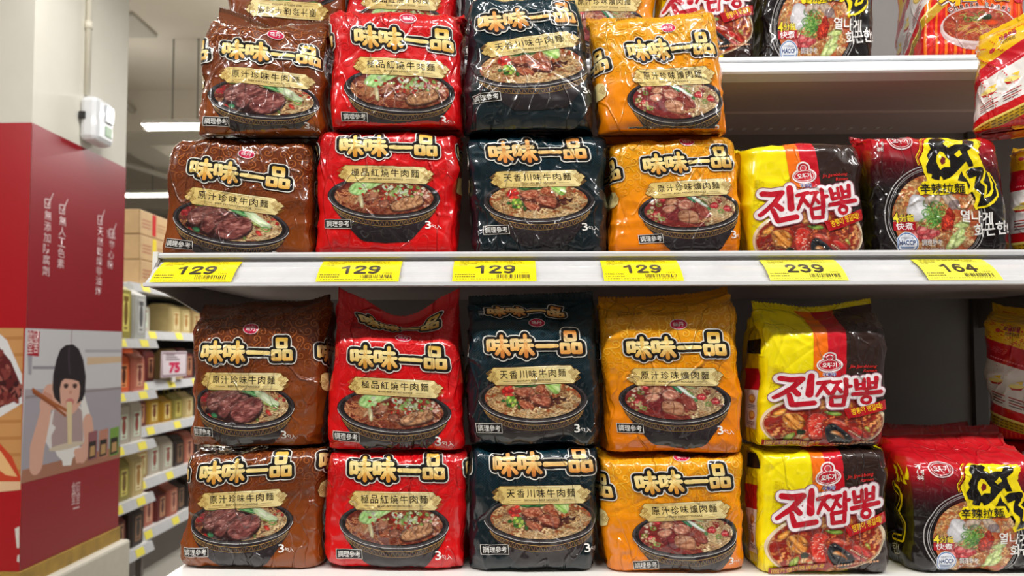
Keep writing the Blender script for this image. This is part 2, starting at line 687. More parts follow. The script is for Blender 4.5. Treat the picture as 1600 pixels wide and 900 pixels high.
def art_beef():
    a = Art(.43, 11, (116, 46, 34), (72, 30, 24))
    N = frame(785, 300, 725, 285)
    a.noodles(130, everywhere, [(214, 172, 118), (190, 140, 92), (168, 108, 70)], 4.6)
    a.noodles(50, lambda x, y: x > .25 and everywhere(x, y), [(238, 210, 160), (224, 184, 130), (206, 156, 104)], 6, 4, 14)
    a.bits(14, -.86, .25, .06, .14, [(150, 36, 44), (176, 50, 50)], (.03, .05))
    a.bits(7, .82, .38, .06, .1, [(170, 40, 36), (190, 60, 46)], (.03, .05))
    a.slab(N((250, 60), (480, 60), (500, 110), (260, 110)), (60, 110, 50), (90, 150, 70), (130, 180, 90))
    a.slab(N((160, 420), (230, 300), (420, 120), (760, 110), (1080, 220), (1130, 330), (1080, 450), (960, 560), (700, 600), (420, 540), (200, 470)), (36, 14, 16), (46, 18, 20), (56, 24, 24), edge=.2)
    a.slab(N((205, 215), (350, 110), (560, 75), (720, 100), (770, 200), (600, 270), (440, 340), (350, 420), (230, 400), (180, 310)), (84, 40, 40), (124, 74, 68), (184, 136, 126), .5, (26, 6), .62, (206, 160, 154), 8)
    a.slab(N((370, 360), (440, 230), (600, 130), (780, 140), (900, 190), (800, 270), (640, 330), (560, 470), (480, 530), (390, 480)), (78, 36, 36), (118, 64, 60), (172, 114, 106), .55, (26, 6), .62, (210, 160, 152), 8)
    a.slab(N((570, 420), (640, 300), (800, 220), (960, 180), (1090, 220), (1110, 330), (1060, 430), (950, 510), (860, 580), (700, 570), (590, 510)), (82, 34, 34), (126, 68, 64), (182, 122, 114), .4, (24, 6), .62, (216, 164, 156), 9)
    a.glints(26, -.3, .05, .3, .25, (226, 190, 186))
    a.slab(N((720, 60), (1000, 60), (1080, 150), (1040, 200), (880, 150), (760, 110)), (40, 96, 54), (74, 140, 80), (140, 190, 130), -.5, (30, 4), .3)
    a.slab(N((960, 70), (1110, 80), (1250, 190), (1390, 265), (1340, 330), (1230, 320), (1090, 230), (1000, 150)), (176, 204, 150), (214, 228, 190), (240, 244, 226), -.6, (40, 5), .25)
    a.slab(N((1080, 220), (1230, 300), (1250, 330), (1120, 290)), (150, 190, 80), (196, 216, 120), (220, 230, 150), -.5)
    a.curl(*N((1290, 335))[0], 12, (110, 176, 80), 4, 1.0)
    a.slab(N((280, 440), (340, 430), (385, 470), (370, 520), (310, 515), (270, 480)), (40, 96, 60), (56, 124, 80), (80, 150, 100))
    a.slab(N((1145, 370), (1200, 365), (1260, 430), (1220, 470), (1160, 430)), (180, 36, 30), (206, 56, 44), (232, 110, 90))
    a.slab(N((200, 440), (270, 460), (290, 510), (230, 500)), (160, 30, 34), (190, 44, 44), (214, 80, 70))
    a.slab(N((990, 500), (1030, 490), (1040, 540), (1000, 560)), (90, 110, 50), (120, 140, 70), (150, 170, 90))
    return a


def art_braised():
    a = Art(.43, 12, (122, 46, 28), (84, 28, 22))
    N = frame(700, 330, 640, 275)
    a.noodles(170, everywhere, [(206, 136, 92), (176, 98, 66), (150, 70, 48)], 3.8, 2.4, 9)
    a.noodles(40, lambda x, y: x < -.5 and y > -.3 and everywhere(x, y), [(226, 160, 110), (206, 130, 86)], 3.8, 2.4, 9)
    a.bits(44, .82, .15, .12, .32, [(226, 176, 160), (196, 110, 90), (236, 206, 190), (176, 80, 66)], (.022, .04))
    a.slab(N((760, 450), (900, 350), (1170, 280), (1240, 380), (1180, 500), (900, 570), (780, 560)), (66, 28, 22), (80, 36, 26), (92, 46, 34), edge=.2)
    a.slab(N((775, 450), (900, 370), (1060, 310), (1170, 290), (1215, 370), (1190, 445), (1060, 505), (900, 548), (800, 540)), (140, 92, 62), (186, 134, 96), (216, 170, 126), .25, (24, 7), .4, (226, 186, 150), 9)
    for x in (850, 930, 1000, 1080, 1140):
        a.line([a.px(*q) for q in N((x, 520 - (x - 850) * .22), (x - 30, 470 - (x - 850) * .22), (x + 20, 420 - (x - 850) * .3), (x + 5, 380 - (x - 850) * .3))], 2.2, (96, 54, 40), .2)
    a.slab(N((450, 380), (540, 220), (640, 250), (610, 400), (480, 410)), (130, 76, 60), (166, 108, 84), (206, 156, 116), 1.0, (20, 6), .4, (236, 190, 130))
    a.slab(N((620, 400), (760, 370), (775, 490), (650, 515)), (120, 70, 56), (156, 98, 76), (190, 134, 106), .3, (18, 6), .4)
    a.slab(N((240, 230), (330, 120), (520, 80), (760, 80), (640, 170), (520, 230), (430, 330), (340, 325), (260, 295)), (120, 170, 90), (166, 206, 130), (206, 228, 170), .9, (18, 5), .3, (220, 236, 190))
    a.slab(N((370, 310), (425, 310), (442, 525), (385, 505)), (190, 170, 110), (216, 204, 156), (236, 230, 196), 1.5, (30, 4), .3)
    a.slab(N((300, 445), (360, 355), (395, 370), (340, 460)), (200, 150, 110), (220, 180, 136), (236, 206, 166), 1.0, (20, 4), .3)
    for _ in range(60):
        q = N((a.rng.normal(850, 150), a.rng.normal(245, 62)))[0]
        c = [(190, 214, 134), (222, 232, 186), (150, 190, 96), (232, 236, 210)][a.rng.integers(4)]
        r = a.rng.uniform(.030, .046)
        a.blob(*q, r, r * .8, c, a.rng.uniform(0, 3), .4, .1)
        a.blob(q[0], q[1] + .01, r * .45, r * .3, np.array(c) * .72, 0, .1)
    for _ in range(18):
        q = N((a.rng.normal(840, 190), a.rng.normal(290, 60)))[0]
        a.blob(*q, .04, .024, (182, 40, 32), a.rng.uniform(0, 3), .4, .15)
    a.glints(24, .2, -.1, .4, .3)
    return a


def art_sichuan():
    a = Art(.43, 13, (182, 84, 40), (128, 52, 28))
    N = frame(755, 370, 645, 285)
    a.noodles(130, everywhere, [(196, 136, 84), (170, 104, 62)], 6, 4, 15)
    a.noodles(110, everywhere, [(240, 208, 158), (230, 190, 134), (216, 168, 112)], 6.2, 4.4, 16)
    a.slab(N((480, 130), (900, 110), (800, 210), (520, 210)), (24, 66, 36), (50, 104, 54), (90, 140, 76), .1, (18, 5), .4)
    a.slab(N((890, 130), (1020, 100), (1160, 150), (1130, 190), (1140, 260), (1080, 315), (1000, 270), (940, 190)), (130, 180, 80), (178, 212, 120), (214, 232, 166), -.6, (30, 6), .35, (226, 240, 190))
    a.line([a.px(*q) for q in N((950, 160), (1130, 185))], 2, (120, 170, 80), .2)
    a.bits(30, *N((1060, 385))[0], .08, .10, [(70, 32, 28), (96, 46, 36), (56, 24, 22)], (.025, .04))
    D = [N((500, 250), (720, 180), (800, 300), (1000, 340), (1020, 430), (960, 530), (860, 500), (770, 480), (740, 560), (630, 550), (540, 450), (520, 330))]
    a.slab(D[0], (70, 26, 20), (80, 32, 24), (92, 40, 30), edge=.2)
    a.slab(N((775, 230), (860, 145), (940, 220), (1005, 320), (960, 345), (820, 280)), (126, 54, 34), (166, 86, 56), (210, 136, 96), -.9, (14, 6), .45, (226, 150, 110))
    a.slab(N((505, 240), (600, 205), (740, 190), (790, 240), (800, 305), (720, 345), (600, 350), (520, 300)), (116, 48, 32), (160, 82, 58), (214, 150, 118), .1, (9, 6), .45, (214, 150, 110))
    a.slab(N((690, 330), (830, 285), (985, 335), (1005, 420), (955, 515), (860, 470), (740, 425)), (112, 46, 32), (158, 80, 58), (214, 148, 118), -.4, (10, 6), .45, (210, 140, 104))
    a.slab(N((545, 370), (640, 385), (785, 460), (745, 555), (640, 545), (560, 455)), (124, 50, 34), (168, 86, 60), (214, 140, 104), -.7, (20, 5), .45, (214, 146, 110))
    for _ in range(22):
        q = N((a.rng.normal(430, 36), a.rng.normal(275, 38)))[0]
        a.blob(*q, .05, .04, [(206, 34, 30), (232, 66, 50), (180, 20, 24)][a.rng.integers(3)], a.rng.uniform(0, 3), .4, .1)
    for _ in range(20):
        q = N((a.rng.normal(460, 46), a.rng.normal(425, 40)))[0]
        a.blob(*q, .05, .035, [(96, 156, 54), (186, 214, 90), (50, 100, 44), (140, 190, 70)][a.rng.integers(4)], a.rng.uniform(0, 3), .4, .1)
    a.glints(46, -.02, .12, .28, .22, (240, 196, 160))
    a.noodles(22, lambda x, y: y < -.55 and everywhere(x, y), [(240, 208, 160), (226, 180, 126)], 6, 4, 15)
    return a


def art_pork():
    a = Art(.45, 14, (140, 46, 42), (100, 30, 30))
    N = frame(800, 285, 670, 285)
    a.noodles(40, everywhere, [(190, 120, 96), (168, 84, 66)], 4)
    a.noodles(90, lambda x, y: x > .3 and everywhere(x, y), [(238, 214, 170), (220, 188, 138), (200, 156, 110)], 6, 4, 14)
    a.bits(16, -.72, .55, .1, .18, [(226, 206, 180), (190, 150, 110)], (.025, .045))
    a.slab(N((480, 290), (600, 230), (660, 260), (640, 480), (480, 440), (420, 380)), (90, 26, 32), (112, 36, 40), (136, 52, 52), .5, edge=.3)
    a.slab(N((870, 220), (960, 195), (1070, 300), (1110, 440), (960, 440), (890, 340)), (104, 36, 34), (144, 66, 56), (206, 134, 116), -1.2, (24, 5), .4, (226, 150, 130))
    a.slab(N((430, 130), (560, 75), (650, 120), (610, 195), (480, 205)), (150, 90, 66), (190, 130, 100), (222, 170, 136), .4, (16, 6), .4)
    a.slab(N((390, 230), (480, 200), (590, 190), (605, 260), (490, 335), (405, 295)), (166, 98, 78), (206, 142, 116), (232, 182, 156), .4, (14, 7), .4, (240, 200, 176))
    a.slab(N((615, 195), (720, 115), (830, 155), (870, 230), (770, 295), (660, 265)), (160, 92, 76), (206, 140, 118), (240, 196, 170), -.5, (12, 5), .4, (246, 206, 186))
    a.slab(N((615, 300), (760, 285), (905, 335), (915, 470), (860, 530), (720, 490), (600, 455)), (134, 80, 56), (174, 120, 90), (206, 156, 124), .1, (26, 7), .45, (222, 170, 140))
    a.line([a.px(*q) for q in N((760, 290), (780, 380), (760, 480))], 2, (120, 66, 50), .2)
    a.slab(N((800, 55), (905, 85), (1085, 240), (1070, 275), (930, 195)), (190, 210, 196), (226, 236, 226), (246, 248, 240), -.7, (40, 5), .25)
    a.slab(N((745, 70), (795, 55), (920, 180), (870, 195)), (20, 84, 56), (40, 116, 80), (80, 150, 110), -.8, (30, 4), .3)
    a.slab(N((900, 60), (1090, 100), (1080, 130), (960, 100)), (170, 196, 120), (206, 222, 160), (230, 238, 200), -.2)
    a.slab(N((980, 130), (1080, 210), (1060, 230), (960, 160)), (120, 160, 70), (166, 200, 110), (200, 220, 150), -.6)
    a.slab(N((1050, 250), (1110, 270), (1100, 315), (1060, 305)), (60, 130, 70), (90, 160, 96), (130, 190, 120))
    for X, Y, r in ((420, 90, 52), (300, 330, 66), (1165, 240, 56), (1350, 300, 52)):
        x, y = N((X, Y))[0]
        q = r / 670
        a.blob(x, y, q * 1.15, q, (184, 36, 46), 0, .45, .15, (214, 76, 80))
        for t in range(3):
            a.blob(x + (t - 1) * q * .5, y + q * .25, q * .22, q * .14, (240, 170, 160), .5, .1)
    for X, Y in ((350, 180), (215, 280), (370, 415), (1250, 340)):
        a.curl(*N((X, Y))[0], 9, (120, 150, 70), 4.5, .9)
    a.bits(12, -.75, -.35, .1, .2, [(214, 190, 140), (150, 176, 90)], (.025, .04))
    a.glints(36, -.1, .2, .3, .3, (250, 214, 196))
    return a


def art_seafood():
    a = Art(.6, 15, (172, 44, 26), (122, 26, 22))
    N = frame(785, 430, 740, 345)
    a.noodles(70, everywhere, [(214, 110, 62), (186, 76, 46), (150, 46, 40)], 5.6, 3.4, 13)
    a.noodles(30, lambda x, y: (x < -.5 or y < -.6 or x > .6) and everywhere(x, y), [(240, 160, 96), (226, 130, 74)], 7.5, 4, 16)
    a.slab(N((130, 290), (260, 230), (330, 240), (260, 330), (150, 350)), (206, 110, 40), (232, 150, 60), (246, 196, 110))
    a.slab(N((660, 130), (800, 110), (830, 230), (740, 270), (670, 220)), (150, 80, 40), (206, 140, 80), (240, 190, 130), .5, (10, 5))
    a.slab(N((1030, 170), (1130, 150), (1150, 250), (1060, 300)), (206, 96, 30), (236, 140, 50), (246, 190, 100))
    a.slab(N((740, 270), (900, 280), (1010, 300), (1000, 345), (850, 335)), (70, 100, 30), (120, 150, 56), (160, 190, 90), 0, (24, 4))
    a.slab(N((240, 330), (330, 285), (480, 320), (545, 420), (505, 515), (380, 525), (270, 440)), (110, 60, 24), (206, 120, 44), (240, 176, 90), -.9, (30, 5), .4, (226, 176, 110), 3, 2.4)
    a.slab(N((420, 520), (500, 500), (570, 560), (440, 580)), (24, 34, 24), (40, 56, 34), (60, 80, 50))
    a.slab(N((250, 630), (300, 565), (430, 535), (385, 640), (310, 700)), (120, 150, 40), (166, 190, 70), (206, 220, 130), .4, (24, 8))
    for k in range(12):
        t = k * .55
        q = N((490 + 72 * math.cos(t), 655 + 56 * math.sin(t)))[0]
        a.blob(*q, .052, .062, [(240, 190, 130), (226, 110, 60), (244, 210, 160)][k % 3], t, .4, .1)
    a.blob(*N((480, 665))[0], .06, .07, (190, 70, 40), 0, .4, .2)
    a.slab(N((555, 410), (600, 310), (700, 285), (830, 350), (820, 380), (760, 390), (750, 470), (795, 670), (690, 690), (590, 600), (555, 500)), (176, 34, 28), (214, 56, 44), (236, 110, 86), 1.3, (20, 9), .5, (246, 150, 130))
    for k in range(26):
        q = N((a.rng.uniform(590, 740), a.rng.uniform(330, 600)))[0]
        a.blob(*q, .012, .012, (248, 206, 190), 0, .1)
    a.slab(N((780, 480), (880, 415), (1020, 515), (1190, 640), (1070, 745), (900, 710), (800, 610)), (14, 16, 22), (26, 30, 36), (52, 58, 64), -.6, (40, 6), .3, (96, 100, 106))
    a.slab(N((845, 535), (920, 510), (1030, 585), (1070, 655), (960, 580), (860, 560)), (190, 110, 60), (226, 156, 100), (246, 200, 150), -.5, (20, 4))
    a.slab(N((815, 390), (900, 365), (1050, 420), (1070, 490), (960, 460), (830, 420)), (180, 60, 44), (220, 100, 80), (246, 170, 150), -.4, (16, 5), .4)
    a.slab(N((1075, 510), (1200, 590), (1385, 690), (1290, 715), (1120, 610)), (176, 60, 60), (206, 100, 96), (230, 150, 140), -.6, (20, 5))
    a.slab(N((1095, 480), (1200, 475), (1385, 600), (1365, 660), (1220, 590)), (176, 22, 26), (206, 40, 40), (230, 90, 76), -.6, (24, 6), .4, (246, 150, 130))
    for k in range(9):
        q = N((1100 + k * 26, 525 + k * 15))[0]
        a.blob(*q, .013, .014, (250, 240, 200), 0, .1)
    a.slab(N((1280, 480), (1350, 470), (1380, 570), (1320, 520)), (190, 190, 50), (220, 214, 90), (240, 236, 150))
    a.slab(N((610, 740), (680, 690), (760, 680), (740, 730)), (60, 90, 40), (96, 130, 66), (140, 170, 100))
    a.slab(N((790, 720), (860, 690), (940, 740), (900, 790), (800, 790)), (150, 80, 44), (186, 120, 70), (214, 156, 104))
    a.slab(N((960, 770), (1100, 750), (1200, 760), (1330, 770), (1300, 800), (1000, 800)), (176, 80, 56), (214, 120, 90), (236, 160, 130))
    a.glints(30, 0, -.1, .5, .4)
    return a


def art_spicy():
    a = Art(1.0, 16, (206, 120, 70), (150, 60, 34), 300)
    a.noodles(200, everywhere, [(240, 200, 146), (226, 168, 104), (200, 120, 68)], 7, 4.6, 17)
    a.blob(-.42, .22, .26, .3, (222, 220, 226), .2, .2, .05)
    for x, y, r in ((-.1, .46, .6), (.06, .52, 1.2), (.24, .46, 1.9), (.4, .36, 2.3)):
        a.blob(x, y, .24, .085, (226, 208, 186), r, .35, .1, (176, 150, 136))
    a.blob(.4, .3, .14, .1, (150, 130, 130), .4, .3, .2)
    for x, y in ((-.5, -.38), (-.28, -.42), (-.14, -.34), (-.34, -.28)):
        a.blob(x, y, .17, .12, (198, 58, 66), .2, .45, .15, (226, 110, 112))
        a.blob(x, y + .02, .08, .04, (226, 140, 136), .2, .2)
    for _ in range(46):
        a.curl(a.rng.normal(-.08, .13), a.rng.normal(.02, .15), a.rng.uniform(8, 20), [(96, 160, 66), (150, 196, 96), (60, 120, 44)][a.rng.integers(3)], 3.2, .7)
    a.blob(.24, -.06, .15, .26, (176, 34, 26), -.3, .4, .3, (206, 70, 40), 2, 0, .25)
    a.bits(50, .24, -.06, .07, .14, [(214, 60, 40), (150, 24, 20)], (.012, .022))
    for x, y, r in ((.36, -.44, .9), (.5, -.36, .8), (.28, -.58, 1.1), (.46, -.55, .7), (.56, -.16, .2)):
        a.blob(x, y, .2, .075, (190, 218, 116), r, .35, .1, (226, 236, 176))
    return a


def art_cheese():
    a = Art(.6, 17, (196, 84, 52), (150, 44, 30))
    a.noodles(210, everywhere, [(226, 140, 100), (206, 104, 72), (176, 70, 50)], 4.0, 2.8, 10)
    for _ in range(22):
        a.curl(a.rng.normal(-.1, .25), a.rng.normal(.35, .14), a.rng.uniform(8, 22), [(120, 150, 60), (70, 90, 40), (170, 190, 96)][a.rng.integers(3)], 4, .5)
    a.blob(.2, .42, .14, .1, (46, 60, 34), .3, .3, .2)
    a.blob(.34, .1, .2, .10, (232, 84, 40), .1, .3, .05)
    a.noodles(24, lambda x, y: abs(x + .05) < .3 and abs(y + .1) < .25, [(250, 206, 110), (244, 184, 84)], 3.2, 2, 10)
    return a


ART = dict(beef=art_beef(), braised=art_braised(), sichuan=art_sichuan(), pork=art_pork(),
           seafood=art_seafood(), spicy=art_spicy(), cheese=art_cheese())


def art_disc(ink, art, cx, cy, rx, ry, layer, rings=44, seg=220, cut=None):
    """The printed food photograph: an elliptical patch whose vertices carry its colours."""
    r = np.linspace(0, 1, rings + 1)[1:] ** .8
    t = np.linspace(0, 2 * math.pi, seg, endpoint=False)
    X = (r[:, None] * np.cos(t)).ravel()
    Y = (r[:, None] * np.sin(t)).ravel()
    X, Y = np.concatenate([[0], X]), np.concatenate([[0], Y])
    T = [(0, 1 + j, 1 + (j + 1) % seg) for j in range(seg)]
    I, J = np.meshgrid(np.arange(rings - 1), np.arange(seg), indexing='ij')
    I, J = I.ravel(), J.ravel()
    J2 = (J + 1) % seg
    a, b, c, d = 1 + I * seg + J, 1 + I * seg + J2, 1 + (I + 1) * seg + J2, 1 + (I + 1) * seg + J
    T = np.vstack([np.array(T), np.stack([a, d, c], 1), np.stack([a, c, b], 1)])
    col = art.sample(X, Y)
    V = np.stack([cx + rx * X, cy + ry * Y], 1)
    if cut is not None:
        T = T[(V[T][:, :, 1] > cut).all(1)]
    ink.add(V, T, lambda _v: col, layer)
# ------------------------------------------------------------------ the soft film bag every pack is made of
def gauss(A, sig):
    n = int(sig * 3) + 1
    k = np.exp(-.5 * (np.arange(-n, n + 1) / sig) ** 2)
    k /= k.sum()
    P = np.concatenate([np.repeat(A[:1], n), A, np.repeat(A[-1:], n)])
    return np.convolve(P, k, 'valid')


def sstep(x, a, b):
    t = np.clip((x - a) / (b - a), 0, 1)
    return t * t * (3 - 2 * t)


class Bag:
    """Surface of one crumpled bag. a runs round the bag (0 = middle of the front), b runs up the front (0 = lower edge,
    H = upper front edge), both in metres of film."""

    def __init__(s, tl, tr, bl, br, y0, depth=.105, y1=None, lean=0.0, r=.022, top=(.03, .055, .014), ear=0.0, dip=0.0,
                 seed=1, zb=None, bulge=.006, crease=1.0, step=.0017, taper=0.0, wave=0.0, sag=0.0):
        rng = np.random.default_rng(seed)
        y1 = y0 if y1 is None else y1            # depth of the front at its left and right edge
        k = .5 * r                               # the outline is made by the rounded side edges
        s.q = [np.array(on_y(*tl, y0 + lean + k)), np.array(on_y(*tr, y1 + lean + k)), np.array(on_y(*bl, y0 + k)), np.array(on_y(*br, y1 + k))]
        for q0, q1 in ((0, 1), (2, 3)):          # neighbours keep a hair apart
            w = s.q[q1][0] - s.q[q0][0]
            s.q[q0][0] += .013 * w
            s.q[q1][0] -= .013 * w
        if zb is not None:
            s.q[2][1] = s.q[3][1] = zb
        TL, TR, BL, BR = s.q
        s.W = ((TR[0] - TL[0]) + (BR[0] - BL[0])) / 2
        s.H = ((TL[1] - BL[1]) + (TR[1] - BR[1])) / 2
        s.y0, s.y1, s.lean, s.D = y0, y1, lean, depth
        W, H, D = s.W, s.H, depth
        s.r = r = min(r, D * .45)
        dx, dy = (BR[0] + TR[0] - BL[0] - TL[0]) / 2, y1 - y0
        l = math.hypot(dx, dy)
        s.inn = (-dy / l, dx / l)                # direction into the shelf
        # profile of front and back from the bottom seam over the front to the top seal
        Tz, Ty, Fz = top
        fr = [(D * .5, .003), (.008, .0), (0.0, .012), (0.0, H - .008), (.006, H), (Ty, H + Tz), (Ty + .004, H + Tz + Fz)]
        bk = [(D * .5 + .004, .003), (D - .008, .0), (D, .012), (D, H - .008), (D - .006, H), (Ty + .003, H + Tz), (Ty + .006, H + Tz + Fz)]
        fr, bk = np.array(fr), np.array(bk)
        sl = np.concatenate([[0], np.cumsum(np.hypot(*np.diff(fr, axis=0).T))])
        fine = np.arange(0, sl[-1], .001)
        F = np.stack([np.interp(fine, sl, fr[:, 0]), np.interp(fine, sl, fr[:, 1])], 1)
        B = np.stack([np.interp(fine, sl, bk[:, 0]), np.interp(fine, sl, bk[:, 1])], 1)
        for A in (F, B):
            for c in (0, 1):
                A[:, c] = gauss(A[:, c], 4.0)
        B[:, 0] = np.maximum(B[:, 0], F[:, 0] + .0015)
        b_of = fine - sl[2] + .012               # b is the height on the straight part of the front
        s.bmax = b_of[-1]
        s.bmin = b_of[0]
        s.bseal = sl[5] - sl[2] + .012
        bs = np.concatenate([np.linspace(s.bmin, -.012, 6)[:-1], np.arange(-.012, s.bmax, step), [s.bmax]])
        fy, fz = np.interp(bs, b_of, F[:, 0]), np.interp(bs, b_of, F[:, 1])
        by = np.interp(bs, b_of, B[:, 0])
        # columns round the bag
        A1 = W / 2 - r
        A2 = A1 + math.pi * r / 2
        A3 = A2 + D - 2 * r
        A4 = A3 + math.pi * r / 2
        A5 = A4 + A1
        s.A = (A1, A2, A3, A4, A5)
        half = np.concatenate([np.arange(step, A2 + (D - 2 * r) * .75, step), np.linspace(A2 + (D - 2 * r) * .8, A5, 12)])
        av = np.concatenate([-half[::-1], [0], half])
        s.av, s.bs = av, bs
        ab, sg = np.abs(av), np.sign(av)
        dd = by - fy
        rs = np.minimum(r, dd * .5)
        hw = W / 2 * (1 - taper * sstep(bs, H * .2, s.bmax)) * (1 - .03 * (1 - sstep(bs, s.bmin, .02)))
        X = np.zeros((len(bs), len(av)))
        Y = np.zeros_like(X)
        for j, q in enumerate(ab):
            if q <= A1:
                X[:, j], Y[:, j] = q / A1 * (hw - rs), fy
            elif q <= A2:
                th = (q - A1) / (A2 - A1) * math.pi / 2
                X[:, j], Y[:, j] = hw - rs + rs * math.sin(th), fy + rs * (1 - math.cos(th))
            elif q <= A3:
                t = (q - A2) / (A3 - A2)
                g = .10 * math.sin(math.pi * t) * sstep(bs, H * .55, s.bmax) * W / 2
                X[:, j], Y[:, j] = hw - g, fy + rs + t * (dd - 2 * rs)
            elif q <= A4:
                th = (q - A3) / (A4 - A3) * math.pi / 2
                X[:, j], Y[:, j] = hw - rs + rs * math.cos(th), by - rs + rs * math.sin(th)
            else:
                t = (q - A4) / (A5 - A4)
                X[:, j], Y[:, j] = (1 - t) * (hw - rs), by
        X *= np.where(sg == 0, 1, sg)
        Z = np.tile(fz[:, None], (1, len(av)))
        up = sstep(bs, H - .01, s.bmax)[:, None]
        xr = np.abs(X) / (W / 2)
        Z = Z + up * (ear * xr ** 2.2 - dip * np.clip(1 - (X / (W * .33) - .1) ** 2, 0, 1) ** 1.5)
        if wave:
            ph = rng.uniform(0, 6)
            Z += up * wave * np.sin(X / W * 9 + ph) + up * wave * .5 * np.sin(X / W * 21 + ph * 2)
        frontness = np.clip(1 - (ab / A2) ** 4, 0, 1)[None, :]
        mid = np.clip(np.sin(np.pi * np.clip(bs / H, 0, 1)), 0, 1)[:, None] ** .6
        Y = Y - bulge * frontness * mid * (1 - np.clip(np.abs(X) / (W / 2), 0, 1) ** 2)
        s.set_points(X, Y, Z)
        # crumples: soft dents and sharp creases along the normal
        Ag, Bg = np.meshgrid(av, bs)
        P = s.P
        N = s.N
        d = np.zeros_like(Ag)
        for cell, amp, kind in ((.060, .0024, 0), (.030, .0008, 0), (.012, .0003, 0), (.050, .0034, 1), (.027, .0020, 1), (.014, .0009, 1)):
            gw, gh = int((av[-1] - av[0]) / cell) + 4, int((bs[-1] - bs[0]) / cell) + 4
            g = rng.random((gh, gw)) - .5
            x, y = (av - av[0]) / cell, (bs - bs[0]) / cell
            xi, yi = x.astype(int), y.astype(int)
            fx, fyy = x - xi, y - yi
            fx, fyy = fx * fx * (3 - 2 * fx), (fyy * fyy * (3 - 2 * fyy))[:, None]
            a0 = g[np.ix_(yi, xi)] * (1 - fx) + g[np.ix_(yi, xi + 1)] * fx
            b0 = g[np.ix_(yi + 1, xi)] * (1 - fx) + g[np.ix_(yi + 1, xi + 1)] * fx
            v = a0 * (1 - fyy) + b0 * fyy
            # kind 1: folds meeting in sharp lines, only in patches
            d += amp * 2 * v if kind == 0 else amp * crease * (.5 - np.sqrt(v * v + .0004) * 2)
        edge = .85 + .5 * sstep(ab, A1 * .8, A2)[None, :] + .5 * (1 - sstep(bs, 0, .03))[:, None] + .5 * sstep(bs, H - .02, H + .02)[:, None]
        d *= edge
        for k in range(int(34 * crease)):
            zone = rng.random()
            if zone < .45:                       # long diagonals across the front
                ca, cb = rng.uniform(-W * .45, W * .45), rng.uniform(H * .05, H * .95)
                an, ln = rng.choice([-1, 1]) * rng.uniform(.5, 1.35), rng.uniform(.02, .09)
            elif zone < .75:                     # folds down the sides
                ca, cb = rng.choice([-1, 1]) * rng.uniform(W * .38, W * .56), rng.uniform(0, H)
                an, ln = math.pi / 2 + rng.uniform(-.35, .35), rng.uniform(.02, .08)
            else:                                # short folds under the upper edge
                ca, cb = rng.uniform(-W * .5, W * .5), H + rng.uniform(-.02, .02)
                an, ln = rng.uniform(-.8, .8), rng.uniform(.015, .05)
            amp, wd = crease * rng.choice([1, 1, -1]) * rng.uniform(.0004, .0015), rng.uniform(.0011, .0028)
            u = (Ag - ca) * math.cos(an) + (Bg - cb) * math.sin(an)
            v = -(Ag - ca) * math.sin(an) + (Bg - cb) * math.cos(an) + rng.uniform(-3, 3) * u * u
            fall = np.clip(1 - (u / ln) ** 2, 0, 1)
            d += amp * fall * np.exp(-np.sqrt(v * v + 1.2e-7) / wd)
        lower = sstep(bs, s.bmin * .6, .004)[:, None]
        seal = 1 - .75 * sstep(bs, s.bseal - .012, s.bseal)[:, None]
        d = d * lower * seal
        s.set_points(*(np.moveaxis(P + N * d[..., None], -1, 0)))
        P = s.P
        # to the place on the shelf
        xn, zn = P[..., 0] / (W / 2) * .5 + .5, P[..., 2] / H
        zc = np.clip(zn, 0, 1.1)
        lo, hi = BL[None, None] * (1 - xn[..., None]) + BR[None, None] * xn[..., None], TL[None, None] * (1 - xn[..., None]) + TR[None, None] * xn[..., None]
        x = lo[..., 0] * (1 - zc) + hi[..., 0] * zc
        z = lo[..., 1] + (hi[..., 1] - lo[..., 1]) * zn
        yy = P[..., 1]
        y = y0 + (y1 - y0) * xn + lean * zn
        s.set_points(x + s.inn[0] * yy, y + s.inn[1] * yy, z)
        if zb is not None:
            s.P[..., 2] = np.maximum(s.P[..., 2], zb)

    def set_points(s, X, Y, Z):
        s.P = np.stack([X, Y, Z], -1)
        du = np.gradient(s.P, s.av, axis=1)
        dv = np.gradient(s.P, s.bs, axis=0)
        n = np.cross(du, dv)
        s.N = n / np.maximum(np.linalg.norm(n, axis=-1, keepdims=True), 1e-12)

    def film(s, px, py, t=None):
        """Film coordinates of the point of the front that lies at a given place of the picture."""
        TL, TR, BL, BR = s.q
        y = (s.y0 + s.y1) / 2 + s.lean * .5 - .004
        p = np.array(on_y(px, py, y))
        u, v = .5, .5
        for _ in range(12):
            x0, x1 = BL * (1 - u) + BR * u, TL * (1 - u) + TR * u
            c = x0 * (1 - v) + x1 * v
            cu = (BR - BL) * (1 - v) + (TR - TL) * v
            cv = x1 - x0
            du, dv = np.linalg.solve(np.stack([cu, cv], 1), p - c)
            u, v = u + du, v + dv
        return np.array([(u - .5) * s.W, v * s.H])

    def at(s, a, b, off):
        j = np.clip(np.searchsorted(s.av, a) - 1, 0, len(s.av) - 2)
        i = np.clip(np.searchsorted(s.bs, b) - 1, 0, len(s.bs) - 2)
        fx = ((a - s.av[j]) / (s.av[j + 1] - s.av[j]))[:, None]
        fy = ((b - s.bs[i]) / (s.bs[i + 1] - s.bs[i]))[:, None]

        def mixed(A):
            return (A[i, j] * (1 - fx) + A[i, j + 1] * fx) * (1 - fy) + (A[i + 1, j] * (1 - fx) + A[i + 1, j + 1] * fx) * fy
        n = mixed(s.N)
        n /= np.maximum(np.linalg.norm(n, axis=1, keepdims=True), 1e-9)
        return mixed(s.P) + n * off[:, None], n

